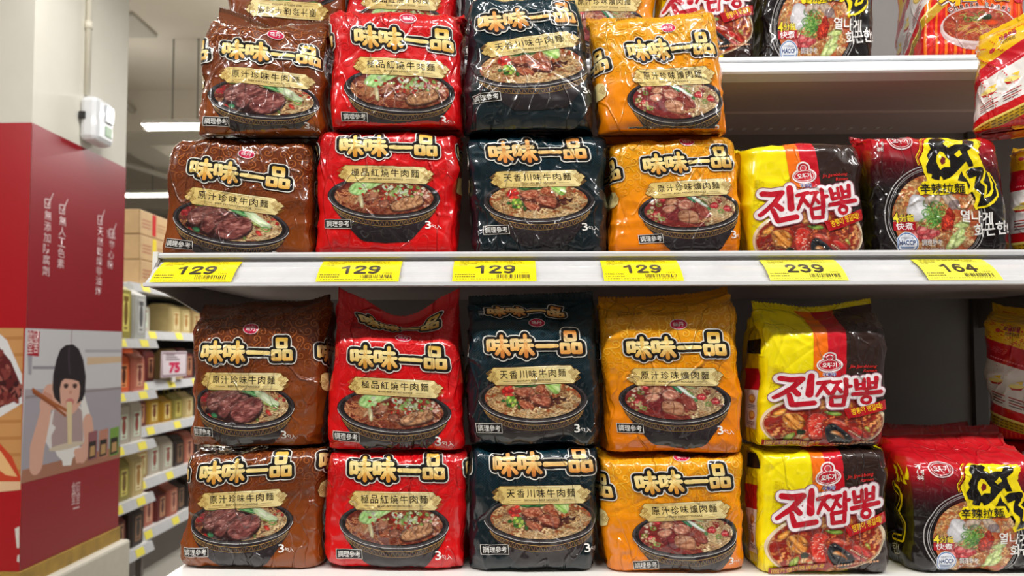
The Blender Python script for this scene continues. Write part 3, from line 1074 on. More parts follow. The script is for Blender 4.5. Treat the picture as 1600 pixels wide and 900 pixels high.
    def lay(s, name, ink, fm, parent, h=.0021, base=.00055, step=.00005, mate=None):
        """Print onto the film; fm maps print units to film coordinates."""
        if ink.n == 0:
            return None
        V, T, N, C = s.press(ink, fm, h, base, step)
        if not len(T):
            return None
        return link(name, arrays_mesh(name, V, T, C, N), mate or M_FILM, parent)

    def press(s, ink, fm, h=.0024, base=.0004, step=.00005, seal=False):
        V, T, C, L = ink.data()
        V, T, C, L = refine(fm(V), T, C, L, h)
        lim = s.A[2] - .002
        ok = (np.abs(V[:, 0]) < lim) & (V[:, 1] > .001) & (V[:, 1] < (s.bmax - .001 if not seal else s.bseal))
        T = T[ok[T].all(1)]
        if not len(T):
            return V[:0], T, V[:0], V[:0]
        used = np.unique(T)
        mp = np.full(len(V), -1)
        mp[used] = np.arange(len(used))
        V, C, L, T = V[used], C[used], L[used], mp[T]
        # counter-clockwise seen from outside
        e1, e2 = V[T[:, 1]] - V[T[:, 0]], V[T[:, 2]] - V[T[:, 0]]
        flip = e1[:, 0] * e2[:, 1] - e1[:, 1] * e2[:, 0] < 0
        T[flip] = T[flip][:, ::-1]
        P, N = s.at(V[:, 0], V[:, 1], base + step * L)
        return P, T, N, C

    def wrapper(s, colour, parent, ink=None, fm=None, seal_col=None):
        """The bag itself (colour(a, b) gives the film's ink) with its background print, and the crimped top seal."""
        nb, na = len(s.bs), len(s.av)
        Ag, Bg = np.meshgrid(s.av, s.bs)
        col = lin(colour(Ag.ravel(), Bg.ravel()))
        idx = np.arange(nb * na).reshape(nb, na)
        nxt = np.roll(idx, -1, 1)
        i_seal = int(np.searchsorted(s.bs, s.bseal))
        q = np.stack([idx[:-1], nxt[:-1], nxt[1:], idx[1:]], -1)
        q[:, -1, 1], q[:, -1, 2] = idx[:-1, 0], idx[1:, 0]
        body, seal = q[:i_seal].reshape(-1, 4), q[i_seal:].reshape(-1, 4)
        V, N = s.P.reshape(-1, 3), s.N.reshape(-1, 3)
        F = np.vstack([body[:, [0, 1, 2]], body[:, [0, 2, 3]]])
        V1, N1, C1 = V[:(i_seal + 1) * na], N[:(i_seal + 1) * na], col[:(i_seal + 1) * na]
        if ink is not None and ink.n:
            P2, T2, N2, C2 = s.press(ink, fm, .0024, .0004, .00004, True)
            F = np.vstack([F, T2 + len(V1)])
            V1, N1, C1 = np.vstack([V1, P2]), np.vstack([N1, N2]), np.vstack([C1, C2])
        link('wrapper', arrays_mesh('wrapper', V1, F, C1, N1), M_FILM, parent)
        if len(seal):
            k = i_seal * na
            Vs, Ns, Cs = V[k:].copy(), N[k:], col[k:]
            if seal_col is not None:
                Cs = np.tile(lin(seal_col), (len(Cs), 1))
            rows = np.arange(nb - i_seal).repeat(na)
            Vs += Ns * (.0004 * np.sin(np.tile(s.av, nb - i_seal) * 2600))[:, None]
            zig = (rows == rows.max()) * .0012 * np.sign(np.sin(np.tile(s.av, nb - i_seal) * 1600))
            Vs[:, 2] += zig
            Fq = seal - k
            Fs = np.vstack([Fq[:, [0, 1, 2]], Fq[:, [0, 2, 3]]])
            link('top_seal', arrays_mesh('top_seal', Vs, Fs, Cs), M_FILM, parent)
# ------------------------------------------------------------------ what is printed on each kind of pack
def similarity(bag, L, R, note=None, note_uv=None, swap=False):
    """Map from print units (brand lettering 1 wide, origin at its centre) to film coordinates."""
    fl, fr = bag.film(*L), bag.film(*R)
    c, e = (fl + fr) / 2, fr - fl
    n = np.array([-e[1], e[0]])
    sv = 1.0
    if note is not None:
        w = bag.film(*note) - c
        ln2 = e @ e
        v = (w @ n) / ln2
        sv = v / note_uv[1]
        k = ((w @ e) / ln2 - note_uv[0]) / note_uv[1]     # slight shear
        n = n * sv + e * np.clip(k, -.08, .08)
    return (lambda V: c + V[:, :1] * e + V[:, 1:] * n), np.linalg.norm(e), c, n


def gold(v0, v1, stops):
    def f(V):
        t = np.clip((V[:, 1] - v0) / (v1 - v0), 0, 1) * (len(stops) - 1)
        S = np.array(stops, float)
        i = np.clip(t.astype(int), 0, len(stops) - 2)
        k = (t - i)[:, None]
        return S[i] * (1 - k) + S[i + 1] * k
    return f


WEI = [[(.10, .76), (.10, .34)], [(.10, .76), (.33, .76)], [(.33, .76), (.33, .36)], [(.10, .38), (.33, .38)],
       [(.50, .74), (.92, .74)], [(.42, .52), (1.0, .52)], [(.71, .97), (.71, .04)], [(.68, .48), (.45, .16)], [(.75, .48), (1.0, .14)]]
YI = [[(.06, .50), (.96, .50)]]


def kou(x0, y0, x1, y1):
    return [[(x0, y1), (x0, y0)], [(x0, y1), (x1, y1)], [(x1, y1), (x1, y0)], [(x0, y0), (x1, y0)]]


PIN = kou(.30, .62, .70, .94) + kou(.08, .08, .40, .42) + kou(.60, .08, .92, .42)
GOLDS = dict(gold=[(206, 132, 40), (240, 206, 120), (252, 236, 176), (226, 178, 70)], amber=[(206, 120, 50), (238, 178, 92), (252, 232, 176), (222, 140, 62)])


def brand_ink(k=None, scale=1.0, dx=0.0, dy=0.0, tone='gold', squash=1.0):
    k = k or Ink()
    cells = [(WEI, -.485, -.115, .225, .235), (WEI, -.245, -.115, .225, .235), (YI, .015, -.11, .225, .22), (PIN, .262, -.10, .225, .245)]
    for lay, w, col in ((20, .118, (224, 222, 214)), (24, .096, (20, 17, 18)), (28, .040, None)):
        for G, x, y, sx, sy in cells:
            y += .012 if G is PIN else 0
            for st in G:
                P = [(dx + scale * (x + p[0] * sx), dy + scale * squash * (y + p[1] * sy)) for p in st]
                c = col or gold(dy + scale * squash * -.12, dy + scale * squash * .14, GOLDS[tone])
                k.stroke(P, w * scale * (1.05 if G is YI and lay == 28 else 1), c, lay, 7)
    return k


def banner_ink(name, english, tilt=0.0, tone=((222, 194, 116), (252, 244, 200))):
    """The gold banner and, apart, its lettering."""
    k = Ink()
    cx, cy = -.03, -.315

    def T(x, y):
        return (cx + x, cy + y + tilt * math.sin(x * 5) * .5)
    hw, hh = .40, .098
    A, B = np.array(tone[0], float), np.array(tone[1], float)

    def fill(V):
        t = np.clip(1 - np.abs(V[:, 0] - cx - .1) / .5, 0, 1)[:, None] ** .7
        return A * (1 - t) + B * t
    outline = [(-hw, hh), (-.43, .066), (-.415, .05), (-.455, .02), (-.445, .008), (-.478, -.02), (-.44, -.06), (-.425, -.05), (-hw + .01, -hh)]
    top = [(x, hh) for x in np.linspace(-.36, .36, 9)]
    right = [(-x, -y) for x, y in outline]
    pts = outline + [(x, -hh) for x, _ in top] + right + [(-x, y) for x, y in [(t[0], hh) for t in top]]
    k.poly([T(*p) for p in pts], (120, 84, 34), 12)
    k.poly([T(p[0] * .988, p[1] * .95) for p in pts], fill, 13)
    for sy in (1, -1):
        k.ribbon([T(x, sy * .080) for x in np.linspace(-.36, .36, 14)], .0035, (150, 112, 54), 14)
        k.ribbon([T(x, sy * .068) for x in np.linspace(-.33, .33, 14)], .0025, (176, 138, 72), 14)
    for sx in (1, -1):
        for ox, oy in ((.405, .028), (.425, -.030)):
            for q in (.050, .034, .018):
                D = [(ox - q, oy), (ox, oy + q * .86), (ox + q, oy), (ox, oy - q * .86)]
                k.ribbon([T(sx * x, sx * y) for x, y in D + [D[0]]], .005, (156, 112, 48), 14)
    plaque, k = k, Ink()
    n = len(name)
    for i, ch in enumerate(name):
        x = (i - (n - 1) / 2) * .098 - .005
        p = T(x, .018)
        k.text(ch, p[0], p[1], .078, (22, 16, 12), 16, h=.086, bold=.006, rot=tilt * math.cos(x * 5) * 2.2)
    p = T(0, -.052)
    k.text(english, p[0], p[1], .34, (70, 46, 20), 16, h=.020, bold=.01, rot=tilt * 2.2)
    for sx in (-1, 1):
        k.ribbon([T(sx * .20, -.052), T(sx * .31, -.052)], .003, (110, 78, 36), 16)
    return plaque, k


def bowl_ink(art, ry=.245):
    k = Ink()
    cx, cy, rx = -.055, -.57, .555
    t = np.linspace(math.pi * 1.03, math.pi * 1.97, 22)
    side = [(cx + rx * math.cos(q), cy + ry * math.sin(q)) for q in t]
    body = [(cx - rx * .99, cy)] + [(cx - .50, -.72), (cx - .40, -.87), (cx - .27, -1.04), (cx - .22, -1.075), (cx, -1.095), (cx + .22, -1.075), (cx + .27, -1.04), (cx + .40, -.87), (cx + .50, -.72)] + [(cx + rx * .99, cy)]
    k.poly(body, gold(-1.1, -.6, [(24, 19, 22), (44, 36, 40), (30, 25, 28)]), 1)
    k.ell(cx, cy, rx, ry, (26, 22, 24), 2, 64)
    for dy, w, c in ((-.030, .006, (178, 142, 84)), (-.088, .005, (150, 116, 66))):
        P = [(cx + (x - cx) * (1 - abs(dy) * .95), y + dy) for x, y in side[2:-2]]
        k.ribbon(P, w, c, 3)
    tt = np.linspace(math.pi * 1.10, math.pi * 1.90, 110)
    zig = []
    for i, q in enumerate(tt):
        o = -.042 - .034 * (1 if (i // 2) % 2 else 0)
        zig.append((cx + rx * (1 + o * .9) * math.cos(q), cy + ry * math.sin(q) + o))
    k.ribbon(zig, .0045, (136, 102, 58), 3)
    k.ring(cx, cy, rx - .006, ry - .006, .006, (206, 204, 204), 3, 60, math.pi * 1.02, math.pi * 1.98)
    k.ring(cx, cy - .004, rx - .026, ry - .022, .010, (96, 88, 90), 3, 60, math.pi * 1.05, math.pi * 1.95)
    k.ring(cx, cy + .006, rx - .02, ry - .016, .02, (56, 50, 54), 3, 60)
    food = Ink()
    art_disc(food, art, cx, cy + .006, rx * .88, ry * .855, 5)
    return k, food


def small_print():
    k = Ink()
    x0, y0 = -.52, -.885
    k.rect(x0 - .132, y0 - .052, x0 + .132, y0 + .052, (226, 222, 216), 8)
    k.rect(x0 - .127, y0 - .047, x0 + .127, y0 + .047, (24, 20, 20), 9)
    k.text('調理參考', x0, y0, .226, (244, 242, 238), 10, h=.068, bold=.004)
    return k


def count_print():
    k = Ink()
    k.text('3', .372, -.878, .058, (244, 242, 238), 10, h=.090, bold=.012)
    k.text('包入', .452, -.895, .098, (244, 242, 238), 10, h=.050, bold=.004)
    return k


def date_print(date, dcol, dpos):
    k = Ink()
    k.text('有效日期', dpos[0] - .06, dpos[1] + .026, .12, dcol, 10, h=.030)
    k.text(date, dpos[0], dpos[1] - .016, .24, dcol, 10, h=.034, bold=.01)
    return k


def maker_ink(dx=.05, dy=.255):
    k = Ink()
    k.ell(dx, dy, .085, .056, (236, 214, 214), 8, 30)
    k.ell(dx, dy, .078, .050, (196, 24, 70), 9, 30)
    k.text('味丹', dx, dy, .098, (246, 232, 236), 10, h=.048, bold=.008)
    return k


def scrolls(col, base, fade=(-.30, .05), seed=3, rows=11, cols=14, w=.011):
    """Curling cloud scrolls over the upper part of the film, fading out downwards."""
    rng = random.Random(seed)
    k = Ink()
    C, B = np.array(col, float), np.array(base, float)

    def fill(V):
        t = np.clip((V[:, 1] - fade[0]) / (fade[1] - fade[0]), 0, 1)[:, None]
        return B * (1 - t) + C * t
    for i in range(cols):
        for j in range(rows):
            cx = -1.02 + (i + (.5 if j % 2 else 0)) * .15 + rng.uniform(-.012, .012)
            cy = fade[0] + .02 + j * .085 + rng.uniform(-.01, .01)
            f, a0 = rng.choice((-1, 1)), rng.uniform(0, 6.28)
            t = np.linspace(0, 1, 20)
            ang = a0 + f * t * 8.2
            r = .008 + .040 * t
            P = np.stack([cx + r * np.cos(ang), cy + r * np.sin(ang)], 1)
            tail = P[-1] + np.outer(np.linspace(.2, 1, 5), [.05 * math.cos(ang[-1] + f * 1.2), .05 * math.sin(ang[-1] + f * 1.2)])
            P = np.vstack([P, tail])
            k.ribbon(P, np.linspace(w * .7, w, len(P)), fill, 0)
    return k


def lattice(col, base):
    k = Ink()
    C, B = np.array(col, float), np.array(base, float)

    def fill(V):
        t = (np.clip((V[:, 1] + .45) / .5, 0, 1) * .9)[:, None]
        return B * (1 - t) + C * t
    p = .20
    for i in range(-6, 7):
        for j in range(-3, 6):
            cx, cy = i * p + (p / 2 if j % 2 else 0), j * p * .62
            if cy < -.45:
                continue
            for q in (.098, .072, .046):
                D = [(cx - q, cy), (cx, cy + q), (cx + q, cy), (cx, cy - q)]
                k.ribbon(D + [D[0]], .006, fill, 0)
    return k


def vgrad(stops):
    """Film ink that varies with height v in print units: [(v, rgb), ...]."""
    vs = np.array([s[0] for s in stops])
    cs = np.array([s[1] for s in stops], float)
    return lambda v: np.stack([np.interp(v, vs, cs[:, i]) for i in range(3)], 1)


FLAVOURS = {
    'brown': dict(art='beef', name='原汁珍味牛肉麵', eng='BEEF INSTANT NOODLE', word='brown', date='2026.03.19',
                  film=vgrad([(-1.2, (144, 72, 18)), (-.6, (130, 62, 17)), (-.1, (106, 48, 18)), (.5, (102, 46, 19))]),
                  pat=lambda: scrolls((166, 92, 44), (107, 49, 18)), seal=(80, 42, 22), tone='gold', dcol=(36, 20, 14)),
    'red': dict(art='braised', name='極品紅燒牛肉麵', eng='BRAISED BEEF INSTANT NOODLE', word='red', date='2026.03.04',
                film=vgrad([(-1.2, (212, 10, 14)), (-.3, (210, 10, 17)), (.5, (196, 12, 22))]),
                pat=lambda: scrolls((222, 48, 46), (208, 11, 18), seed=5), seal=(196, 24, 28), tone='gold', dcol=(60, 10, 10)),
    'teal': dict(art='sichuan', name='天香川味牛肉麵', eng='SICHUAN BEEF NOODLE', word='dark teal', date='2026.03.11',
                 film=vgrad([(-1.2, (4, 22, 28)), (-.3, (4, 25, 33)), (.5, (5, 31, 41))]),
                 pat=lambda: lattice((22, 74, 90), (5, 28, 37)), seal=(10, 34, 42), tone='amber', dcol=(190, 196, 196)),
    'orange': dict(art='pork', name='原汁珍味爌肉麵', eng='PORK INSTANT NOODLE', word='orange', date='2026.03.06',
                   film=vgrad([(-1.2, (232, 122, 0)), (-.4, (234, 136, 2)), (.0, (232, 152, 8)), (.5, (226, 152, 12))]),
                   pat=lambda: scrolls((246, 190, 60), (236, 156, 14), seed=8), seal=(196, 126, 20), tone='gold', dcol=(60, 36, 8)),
}


STACK = {}


def stacked(kw):
    """A pack that lies on another (on = that pack's number) rests on its top."""
    kw = dict(kw)
    on = kw.pop('on', None)
    if on is not None:
        z = STACK[on].P[..., 2]
        kw['zb'] = float(np.percentile(z[z > z.max() - .012], 99))
    return kw


def place(root, bag):
    """Put the pack's Empty at the middle of its base."""
    lo = bag.P[..., 2].min()
    return (float(bag.P[..., 0].mean()), float(bag.P[..., 1].mean()), float(lo))


def beef_pack(flavour, label, group, L, R, note, side=(), top_brand=None, tilt=0.0, upside=False, dpos=(-.40, .42), lite=False, emblem=True, **kw):
    f = FLAVOURS[flavour]
    bag = Bag(**stacked(kw))
    root = empty('instant_noodle_pack')
    STACK[kw.get('seed')] = bag
    root.location = place(root, bag)
    tag(root, label, 'instant noodles', group)
    fm, wb, c, n = similarity(bag, L, R, note, (-.52, -.885))
    nl = n @ n
    film = f['film']
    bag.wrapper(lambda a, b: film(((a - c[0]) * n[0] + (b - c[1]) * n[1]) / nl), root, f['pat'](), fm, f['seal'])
    k = brand_ink(tone=f['tone'])
    bag.lay('brand_lettering', k, fm, root)
    for dx, dy in side:
        bag.lay('side_lettering', brand_ink(dx=dx, dy=dy, tone=f['tone']), fm, root)
        k = Ink()
        s = -1 if dx > 0 else 1
        D = [(-.445, 0), (-.42, .075), (-.36, .098), (.36, .098), (.42, .075), (.445, .0), (.42, -.075), (.36, -.098), (-.36, -.098), (-.42, -.075)]
        k.poly([(dx - .03 + x, dy - .315 + y) for x, y in D], (226, 206, 140), 12)
        for q in (.055, .036, .018):
            P = [(dx - .03 + s * .40 + u * q, dy - .315 + v * q * .9) for u, v in ((1, 0), (0, 1), (-1, 0), (0, -1), (1, 0))]
            k.ribbon(P, .006, (156, 112, 48), 14)
        bag.lay('side_banner', k, fm, root)
    if top_brand:
        bag.lay('top_lettering', brand_ink(scale=top_brand[2], dx=top_brand[0], dy=top_brand[1], tone=f['tone'], squash=.85), fm, root)
    k2, food = bowl_ink(ART[f['art']])
    bowl = bag.lay('bowl_picture', k2, fm, root)
    bag.lay('food_print', food, fm, bowl)
    k, k2 = banner_ink(f['name'], f['eng'], tilt)
    banner = bag.lay('flavour_banner', k, fm, root)
    if banner:
        bag.lay('flavour_lettering', k2, fm, banner)
    bag.lay('serving_note', small_print(), fm, root)
    bag.lay('pack_count_print', count_print(), fm, root)
    if not lite:
        bag.lay('date_print', date_print(f['date'], f['dcol'], dpos), fm, root)
    if emblem:
        bag.lay('maker_emblem', maker_ink(), fm, root)
    return root


# ---- yellow and dark brown seafood noodle pack
def px_pts(pts, ox, oy, s):
    return [((x - ox) / s, (oy - y) / s) for x, y in pts]


def title_ink():
    k = Ink()
    Z = lambda *p: px_pts(p, 505, 395, 560)
    S = [(Z((262, 312), (310, 322), (372, 318)), 34), (Z((366, 322), (318, 378), (232, 438)), [36, 34, 24]), (Z((318, 378), (352, 418)), 32),
         (Z((418, 298), (408, 418)), [36, 42]), (Z((306, 420), (322, 484)), [28, 34]), (Z((322, 486), (432, 474)), 32),
         (Z((452, 346), (516, 338)), 24), (Z((492, 342), (446, 428)), [26, 18]), (Z((482, 372), (508, 412)), 24),
         (Z((532, 344), (572, 340)), 22), (Z((560, 344), (522, 420)), [24, 18]), (Z((548, 372), (570, 402)), 20),
         (Z((598, 326), (594, 424)), [24, 30]), (Z((598, 372), (622, 368)), 22),
         (Z((522, 436), (526, 490)), 24), (Z((522, 436), (592, 430)), 22), (Z((592, 430), (588, 488)), 24), (Z((526, 490), (588, 488)), 24),
         (Z((648, 330), (654, 388)), 24), (Z((692, 326), (692, 384)), 22), (Z((652, 358), (692, 355)), 18), (Z((654, 388), (692, 384)), 20),
         (Z((716, 322), (718, 382)), 22), (Z((760, 316), (756, 378)), 24), (Z((716, 350), (758, 346)), 18), (Z((718, 382), (756, 378)), 20),
         (Z((706, 388), (706, 414)), 22), (Z((634, 420), (784, 406)), 26)]
    ring = [(Z(*[(710 + 24 * math.cos(q), 456 + 22 * math.sin(q)) for q in np.linspace(0, 6.283, 13)]), 20)]
    for lay, dw, col in ((30, 46, (150, 96, 110)), (32, 36, (236, 226, 230)), (36, 0, (186, 18, 40))):
        for P, w in S + ring:
            w = [(q + dw) / 560 for q in w] if isinstance(w, list) else (w + dw) / 560
            k.stroke(P, w, col, lay, 7)
    return k


def round_emblem(k, cx, cy, s, word, tone=(190, 20, 44)):
    """Cloud-shaped emblem: a round top over an oval, white edged."""
    for d, c, l in ((.014, (240, 232, 232), 8), (.0, tone, 9)):
        k.ell(cx, cy - .028 * s, (.098 + d) * s, (.062 + d) * s, c, l)
        k.ell(cx, cy + .045 * s, (.050 + d) * s, (.050 + d) * s, c, l)
    k.ring(cx, cy - .028 * s, .088 * s, .052 * s, .005 * s, (240, 232, 232), 11)
    k.ell(cx, cy + .05 * s, .030 * s, .030 * s, (240, 226, 226), 11)
    k.ell(cx, cy + .05 * s, .024 * s, .024 * s, (206, 60, 76), 11.5)
    k.text(word, cx, cy - .028 * s, .13 * s, (246, 240, 240), 12, h=.054 * s, bold=.03)


def seafood_pack(label, group, L, R, note=None, lside=True, **kw):
    bag = Bag(**stacked(kw))
    root = empty('instant_noodle_pack')
    STACK[kw.get('seed')] = bag
    root.location = place(root, bag)
    tag(root, label, 'instant noodles', group)
    fm, wb, c, n = similarity(bag, L, R, note, (-.30, -.59))
    W = bag.W
    e = fm(np.array([[1.0, 0], [0, 0]]))
    eu = (e[0] - e[1]) / ((e[0] - e[1]) @ (e[0] - e[1]))

    def colour(a, b):
        u = (a - c[0]) * eu[0] + (b - c[1]) * eu[1]
        col = np.tile(np.array([(246, 226, 8)], float), (len(a), 1))
        col[u > .16] = (44, 26, 22)
        col[(np.abs(a) > bag.A[1]) & (a > 0)] = (240, 220, 10)
        return col
    k = Ink()
    k.rect(.165, -.75, .70, 1.4, (44, 26, 22), 0)
    k.rect(-.134, -.2, .0, 1.4, (240, 112, 14), 1)
    k.rect(.0, -.2, .175, 1.4, (196, 18, 36), 1)
    eb = (bag.A[1] - c[0]) / wb
    k.rect(eb - .045, -.75, eb + .3, 1.4, (240, 222, 10), 2)
    k.text('진짬뽕', -.47, .16, .30, (232, 206, 10), 2, h=.10, rot=1.4)
    if lside:
        q = -(bag.A[0] - c[0] * -1) / wb if False else (-(bag.A[1]) - c[0]) / wb
        k.rect(q - .30, .0, q - .015, .26, (190, 16, 32), 3)
        k.rect(q - .30, -.47, q - .015, .0, (234, 226, 220), 3)
        k.poly([(q - .3, .44), (q - .3, .60), (q + .03, .62), (q + .06, .44)], (30, 22, 20), 3)
        for j in range(2):
            k.ell(q - .13, -.11 - .2 * j, .07, .055, (206, 120, 50), 4)
            k.ell(q - .13, -.10 - .2 * j, .055, .035, (240, 190, 90), 5)
            for i in range(3):
                k.rect(q - .22, -.19 - .2 * j - i * .018, q - .06, -.182 - .2 * j - i * .018, (90, 70, 70), 4)
    bag.wrapper(colour, root, k, fm, (232, 212, 14))
    k = Ink()
    cx, cy, rx, ry = -.02, -.37, .585, .335
    k.ell(cx, cy, rx, ry, (226, 206, 176), 5, 64)
    k.ell(cx, cy - .012, rx * .955, ry * .95, (176, 130, 96), 6, 64)
    bowl = bag.lay('bowl_picture', k, fm, root)
    k = Ink()
    art_disc(k, ART['seafood'], cx, cy - .006, rx * .93, ry * .92, 7)
    bag.lay('food_print', k, fm, bowl)
    bag.lay('brand_lettering', title_ink(), fm, root)
    k = Ink()
    round_emblem(k, .018, .325, 1.12, '오뚜기')
    k.text('不倒翁', .02, .185, .135, (240, 240, 244), 9, h=.05, bold=.06)
    k.text('不倒翁', .02, .185, .125, (30, 60, 150), 11, h=.042, bold=.008)
    bag.lay('maker_emblem', k, fm, root)
    k = Ink()
    k.text('Jin Jjambbong', .335, .268, .26, (206, 40, 36), 8, h=.044, shear=.25, bold=.012)
    k.text('Ramen', .402, .222, .13, (206, 40, 36), 8, h=.034, shear=.25, bold=.012)
    bag.lay('english_lettering', k, fm, root)
    k = Ink()
    P = [(.15, -.21), (.30, -.20), (.55, -.115), (.57, -.115), (.565, -.225), (.36, -.29), (.19, -.325), (.17, -.27)]
    k.poly(P, (176, 14, 26), 40)
    k.text('짬뽕이 땡길때!', .37, -.215, .30, (250, 206, 40), 42, h=.075, rot=.23, bold=.012)
    bag.lay('slogan_ribbon', k, fm, root)
    k = Ink()
    k.rect(-.57, -.625, -.03, -.56, (140, 16, 22), 40)
    k.text('圖片僅供調理參考', -.30, -.592, .50, (240, 190, 60), 42, h=.050, bold=.004)
    for i in range(14):
        k.ribbon([(.04 + i * .032, -.60), (.063 + i * .032, -.60)], .018, (206, 150, 110), 42)
    bag.lay('serving_note', k, fm, root)
    return root


# ---- black spicy noodle pack (print units: front face 1 wide, origin at its centre)
def spicy_pack(label, group, side=False, umap=(-.5, .5), **kw):
    bag = Bag(**stacked(kw))
    root = empty('instant_noodle_pack')
    STACK[kw.get('seed')] = bag
    root.location = place(root, bag)
    tag(root, label, 'instant noodles', group)
    W, H = bag.W, bag.H
    U = lambda *p: px_pts(p, 470, 362, 720)
    vs = H / .86

    def fm(V):
        return np.stack([V[:, 0] * W * .985, H * .5 + V[:, 1] * vs], 1)

    def colour(a, b):
        v = (b - H * .5) / vs
        base = vgrad([(-.5, (17, 13, 15)), (.06, (20, 12, 15)), (.2, (70, 8, 20)), (.33, (150, 12, 28)), (.40, (186, 14, 30)), (.8, (196, 14, 28))])(v)
        return base
    k = Ink()
    for sx in ((-1, 1) if side else (1,)):
        e = sx * (bag.A[1] / (W * .985))
        rng = random.Random(4)
        for i in range(10):
            x = e + sx * rng.uniform(-.06, .10)
            y = .30 + rng.uniform(-.04, .10)
            k.poly([(x - .018, y), (x + .018, y), (x + rng.uniform(-.03, .03), y + rng.uniform(.05, .12))], (240, 214, 20), 1)
    if side:
        e = -(bag.A[1] / (W * .985))
        P = [(e - .16, .24), (e - .03, .16), (e - .10, .02), (e - .03, -.08), (e - .02, -.20), (e - .18, -.22)]
        k.stroke(P, .06, (240, 214, 20), 2)
        k.stroke([(p[0] - .01, p[1]) for p in P], .03, (16, 12, 14), 3)
        k.text('한!', e - .11, -.30, .12, (226, 224, 220), 3, rot=.2)
    bag.wrapper(colour, root, k, fm, (150, 12, 26))
    k = Ink()
    for rx, ry, w in ((268, 268, 5), (252, 254, 3), (244, 246, 2)):
        k.ring(*U((420, 470))[0], rx / 720, ry / 720, w / 720, (176, 172, 172), 2, 70)
    bowl = bag.lay('bowl_picture', k, fm, root)
    k = Ink()
    art_disc(k, ART['spicy'], *U((424, 474))[0], 232 / 720, 228 / 720, 3, 44, 220)
    bag.lay('food_print', k, fm, bowl)
    # the big brush character
    k = Ink()
    B = lambda *p: U(*[(x * .481 + 311.7, y * .481 + 17.3) for x, y in p])
    YL, BL_ = (240, 216, 16), (14, 11, 12)
    rng = random.Random(9)
    outer = B((240, 60), (330, 38), (420, 46), (600, 72), (790, 78), (832, 120), (785, 190), (765, 260), (800, 365), (840, 430), (890, 455), (945, 560), (955, 700), (885, 785), (780, 835), (668, 862), (650, 822), (688, 730), (648, 660), (600, 690), (400, 682), (380, 700), (60, 700), (32, 640), (90, 570), (150, 545), (110, 425), (88, 310), (150, 220), (178, 110))
    fringe = []
    for p, q in zip(outer, outer[1:] + outer[:1]):
        n = max(2, int(math.hypot(q[0] - p[0], q[1] - p[1]) / .012))
        for i in range(n):
            t = i / n
            fringe.append((p[0] + (q[0] - p[0]) * t + rng.uniform(-.0045, .0045), p[1] + (q[1] - p[1]) * t + rng.uniform(-.0045, .0045)))
    k.poly(fringe, YL, 20)
    for dx, dy in ((-.016, .006), (-.028, .010)):
        P = B((240, 60), (178, 110), (150, 220), (88, 310), (105, 400))
        k.ribbon([(x + dx, y + dy) for x, y in P], .006, YL if dx < -.02 else (226, 120, 20), 20)
    k.poly(B((250, 90), (330, 60), (410, 65), (424, 108), (380, 142), (430, 182), (520, 150), (596, 152), (640, 92), (690, 84), (748, 120), (720, 170), (640, 222), (652, 282), (692, 385), (632, 390), (602, 342), (540, 400), (452, 482), (402, 520), (330, 545), (322, 515), (300, 500), (285, 545), (240, 540), (200, 520), (212, 480), (155, 462), (148, 392), (190, 330), (178, 272), (232, 200), (218, 130)), BL_, 26)
    k.poly(B((330, 225), (372, 240), (432, 330), (422, 402), (350, 400), (310, 432), (272, 342), (290, 270)), YL, 27)
    k.poly(B((350, 278), (387, 302), (382, 352), (330, 378), (316, 338)), (110, 20, 26), 28)
    k.poly(B((488, 262), (552, 214), (572, 262), (520, 297)), YL, 28)
    k.poly(B((548, 442), (562, 498), (604, 540), (632, 600), (612, 640), (590, 560), (478, 552)), BL_, 26)
    k.poly(B((596, 452), (660, 405), (770, 393), (832, 420), (862, 470), (902, 500), (934, 580), (932, 700), (870, 762), (780, 812), (688, 828), (728, 742), (738, 690), (672, 622), (690, 562), (722, 490), (632, 522)), BL_, 26)
    k.stroke(B((806, 400), (822, 440), (798, 512), (760, 556), (818, 600), (800, 670), (778, 722), (860, 694), (894, 640), (892, 560), (868, 470)), [.012] + [.019] * 9 + [.010], YL, 27, 6)
    k.text('辛辣拉麵', *U((461, 322))[0], 240 / 720, (20, 16, 16), 30, h=54 / 720, bold=.008)
    bag.lay('brand_lettering', k, fm, root)
    k = Ink()
    k.text('4', *U((208, 472))[0], 34 / 720, (20, 16, 16), 8, h=60 / 720, bold=.10)
    k.text('4', *U((208, 472))[0], 30 / 720, (244, 222, 60), 9, h=54 / 720, bold=.03)
    k.text('分鐘', *U((264, 474))[0], 80 / 720, (20, 16, 16), 8, h=46 / 720, bold=.05)
    k.text('分鐘', *U((264, 474))[0], 76 / 720, (244, 222, 60), 9, h=40 / 720, bold=.01)
    k.rect(*U((192, 538))[0], *U((308, 494))[0], (172, 14, 34), 8)
    k.text('快煮', *U((250, 516))[0], 92 / 720, (244, 240, 240), 10, h=38 / 720, bold=.01)
    k.text('調理參考', *U((386, 600))[0], 108 / 720, (30, 20, 20), 9, h=38 / 720, bold=.05)
    k.text('調理參考', *U((386, 600))[0], 104 / 720, (232, 226, 222), 10, h=32 / 720, bold=.004)
    k.text('實物以內容物為準', *U((394, 632))[0], 126 / 720, (226, 214, 208), 10, h=18 / 720)
    bag.lay('cooking_time_print', k, fm, root)
    k = Ink()
    k.text('열나게', *U((632, 468))[0], 180 / 720, (234, 232, 230), 32, h=64 / 720, rot=-.06, bold=.02)
    k.text('화끈한!', *U((712, 530))[0], 190 / 720, (234, 232, 230), 32, h=70 / 720, rot=.12, bold=.02)
    bag.lay('slogan_lettering', k, fm, root)
    k = Ink()
    for i, q in enumerate(('不', '倒', '翁')):
        k.text(q, *U((152, 58 + i * 30))[0], 32 / 720, (234, 230, 228), 10, h=28 / 720, bold=.015)
    bag.lay('chinese_name_print', k, fm, root)
    k = Ink()
    c = U((258, 604))[0]
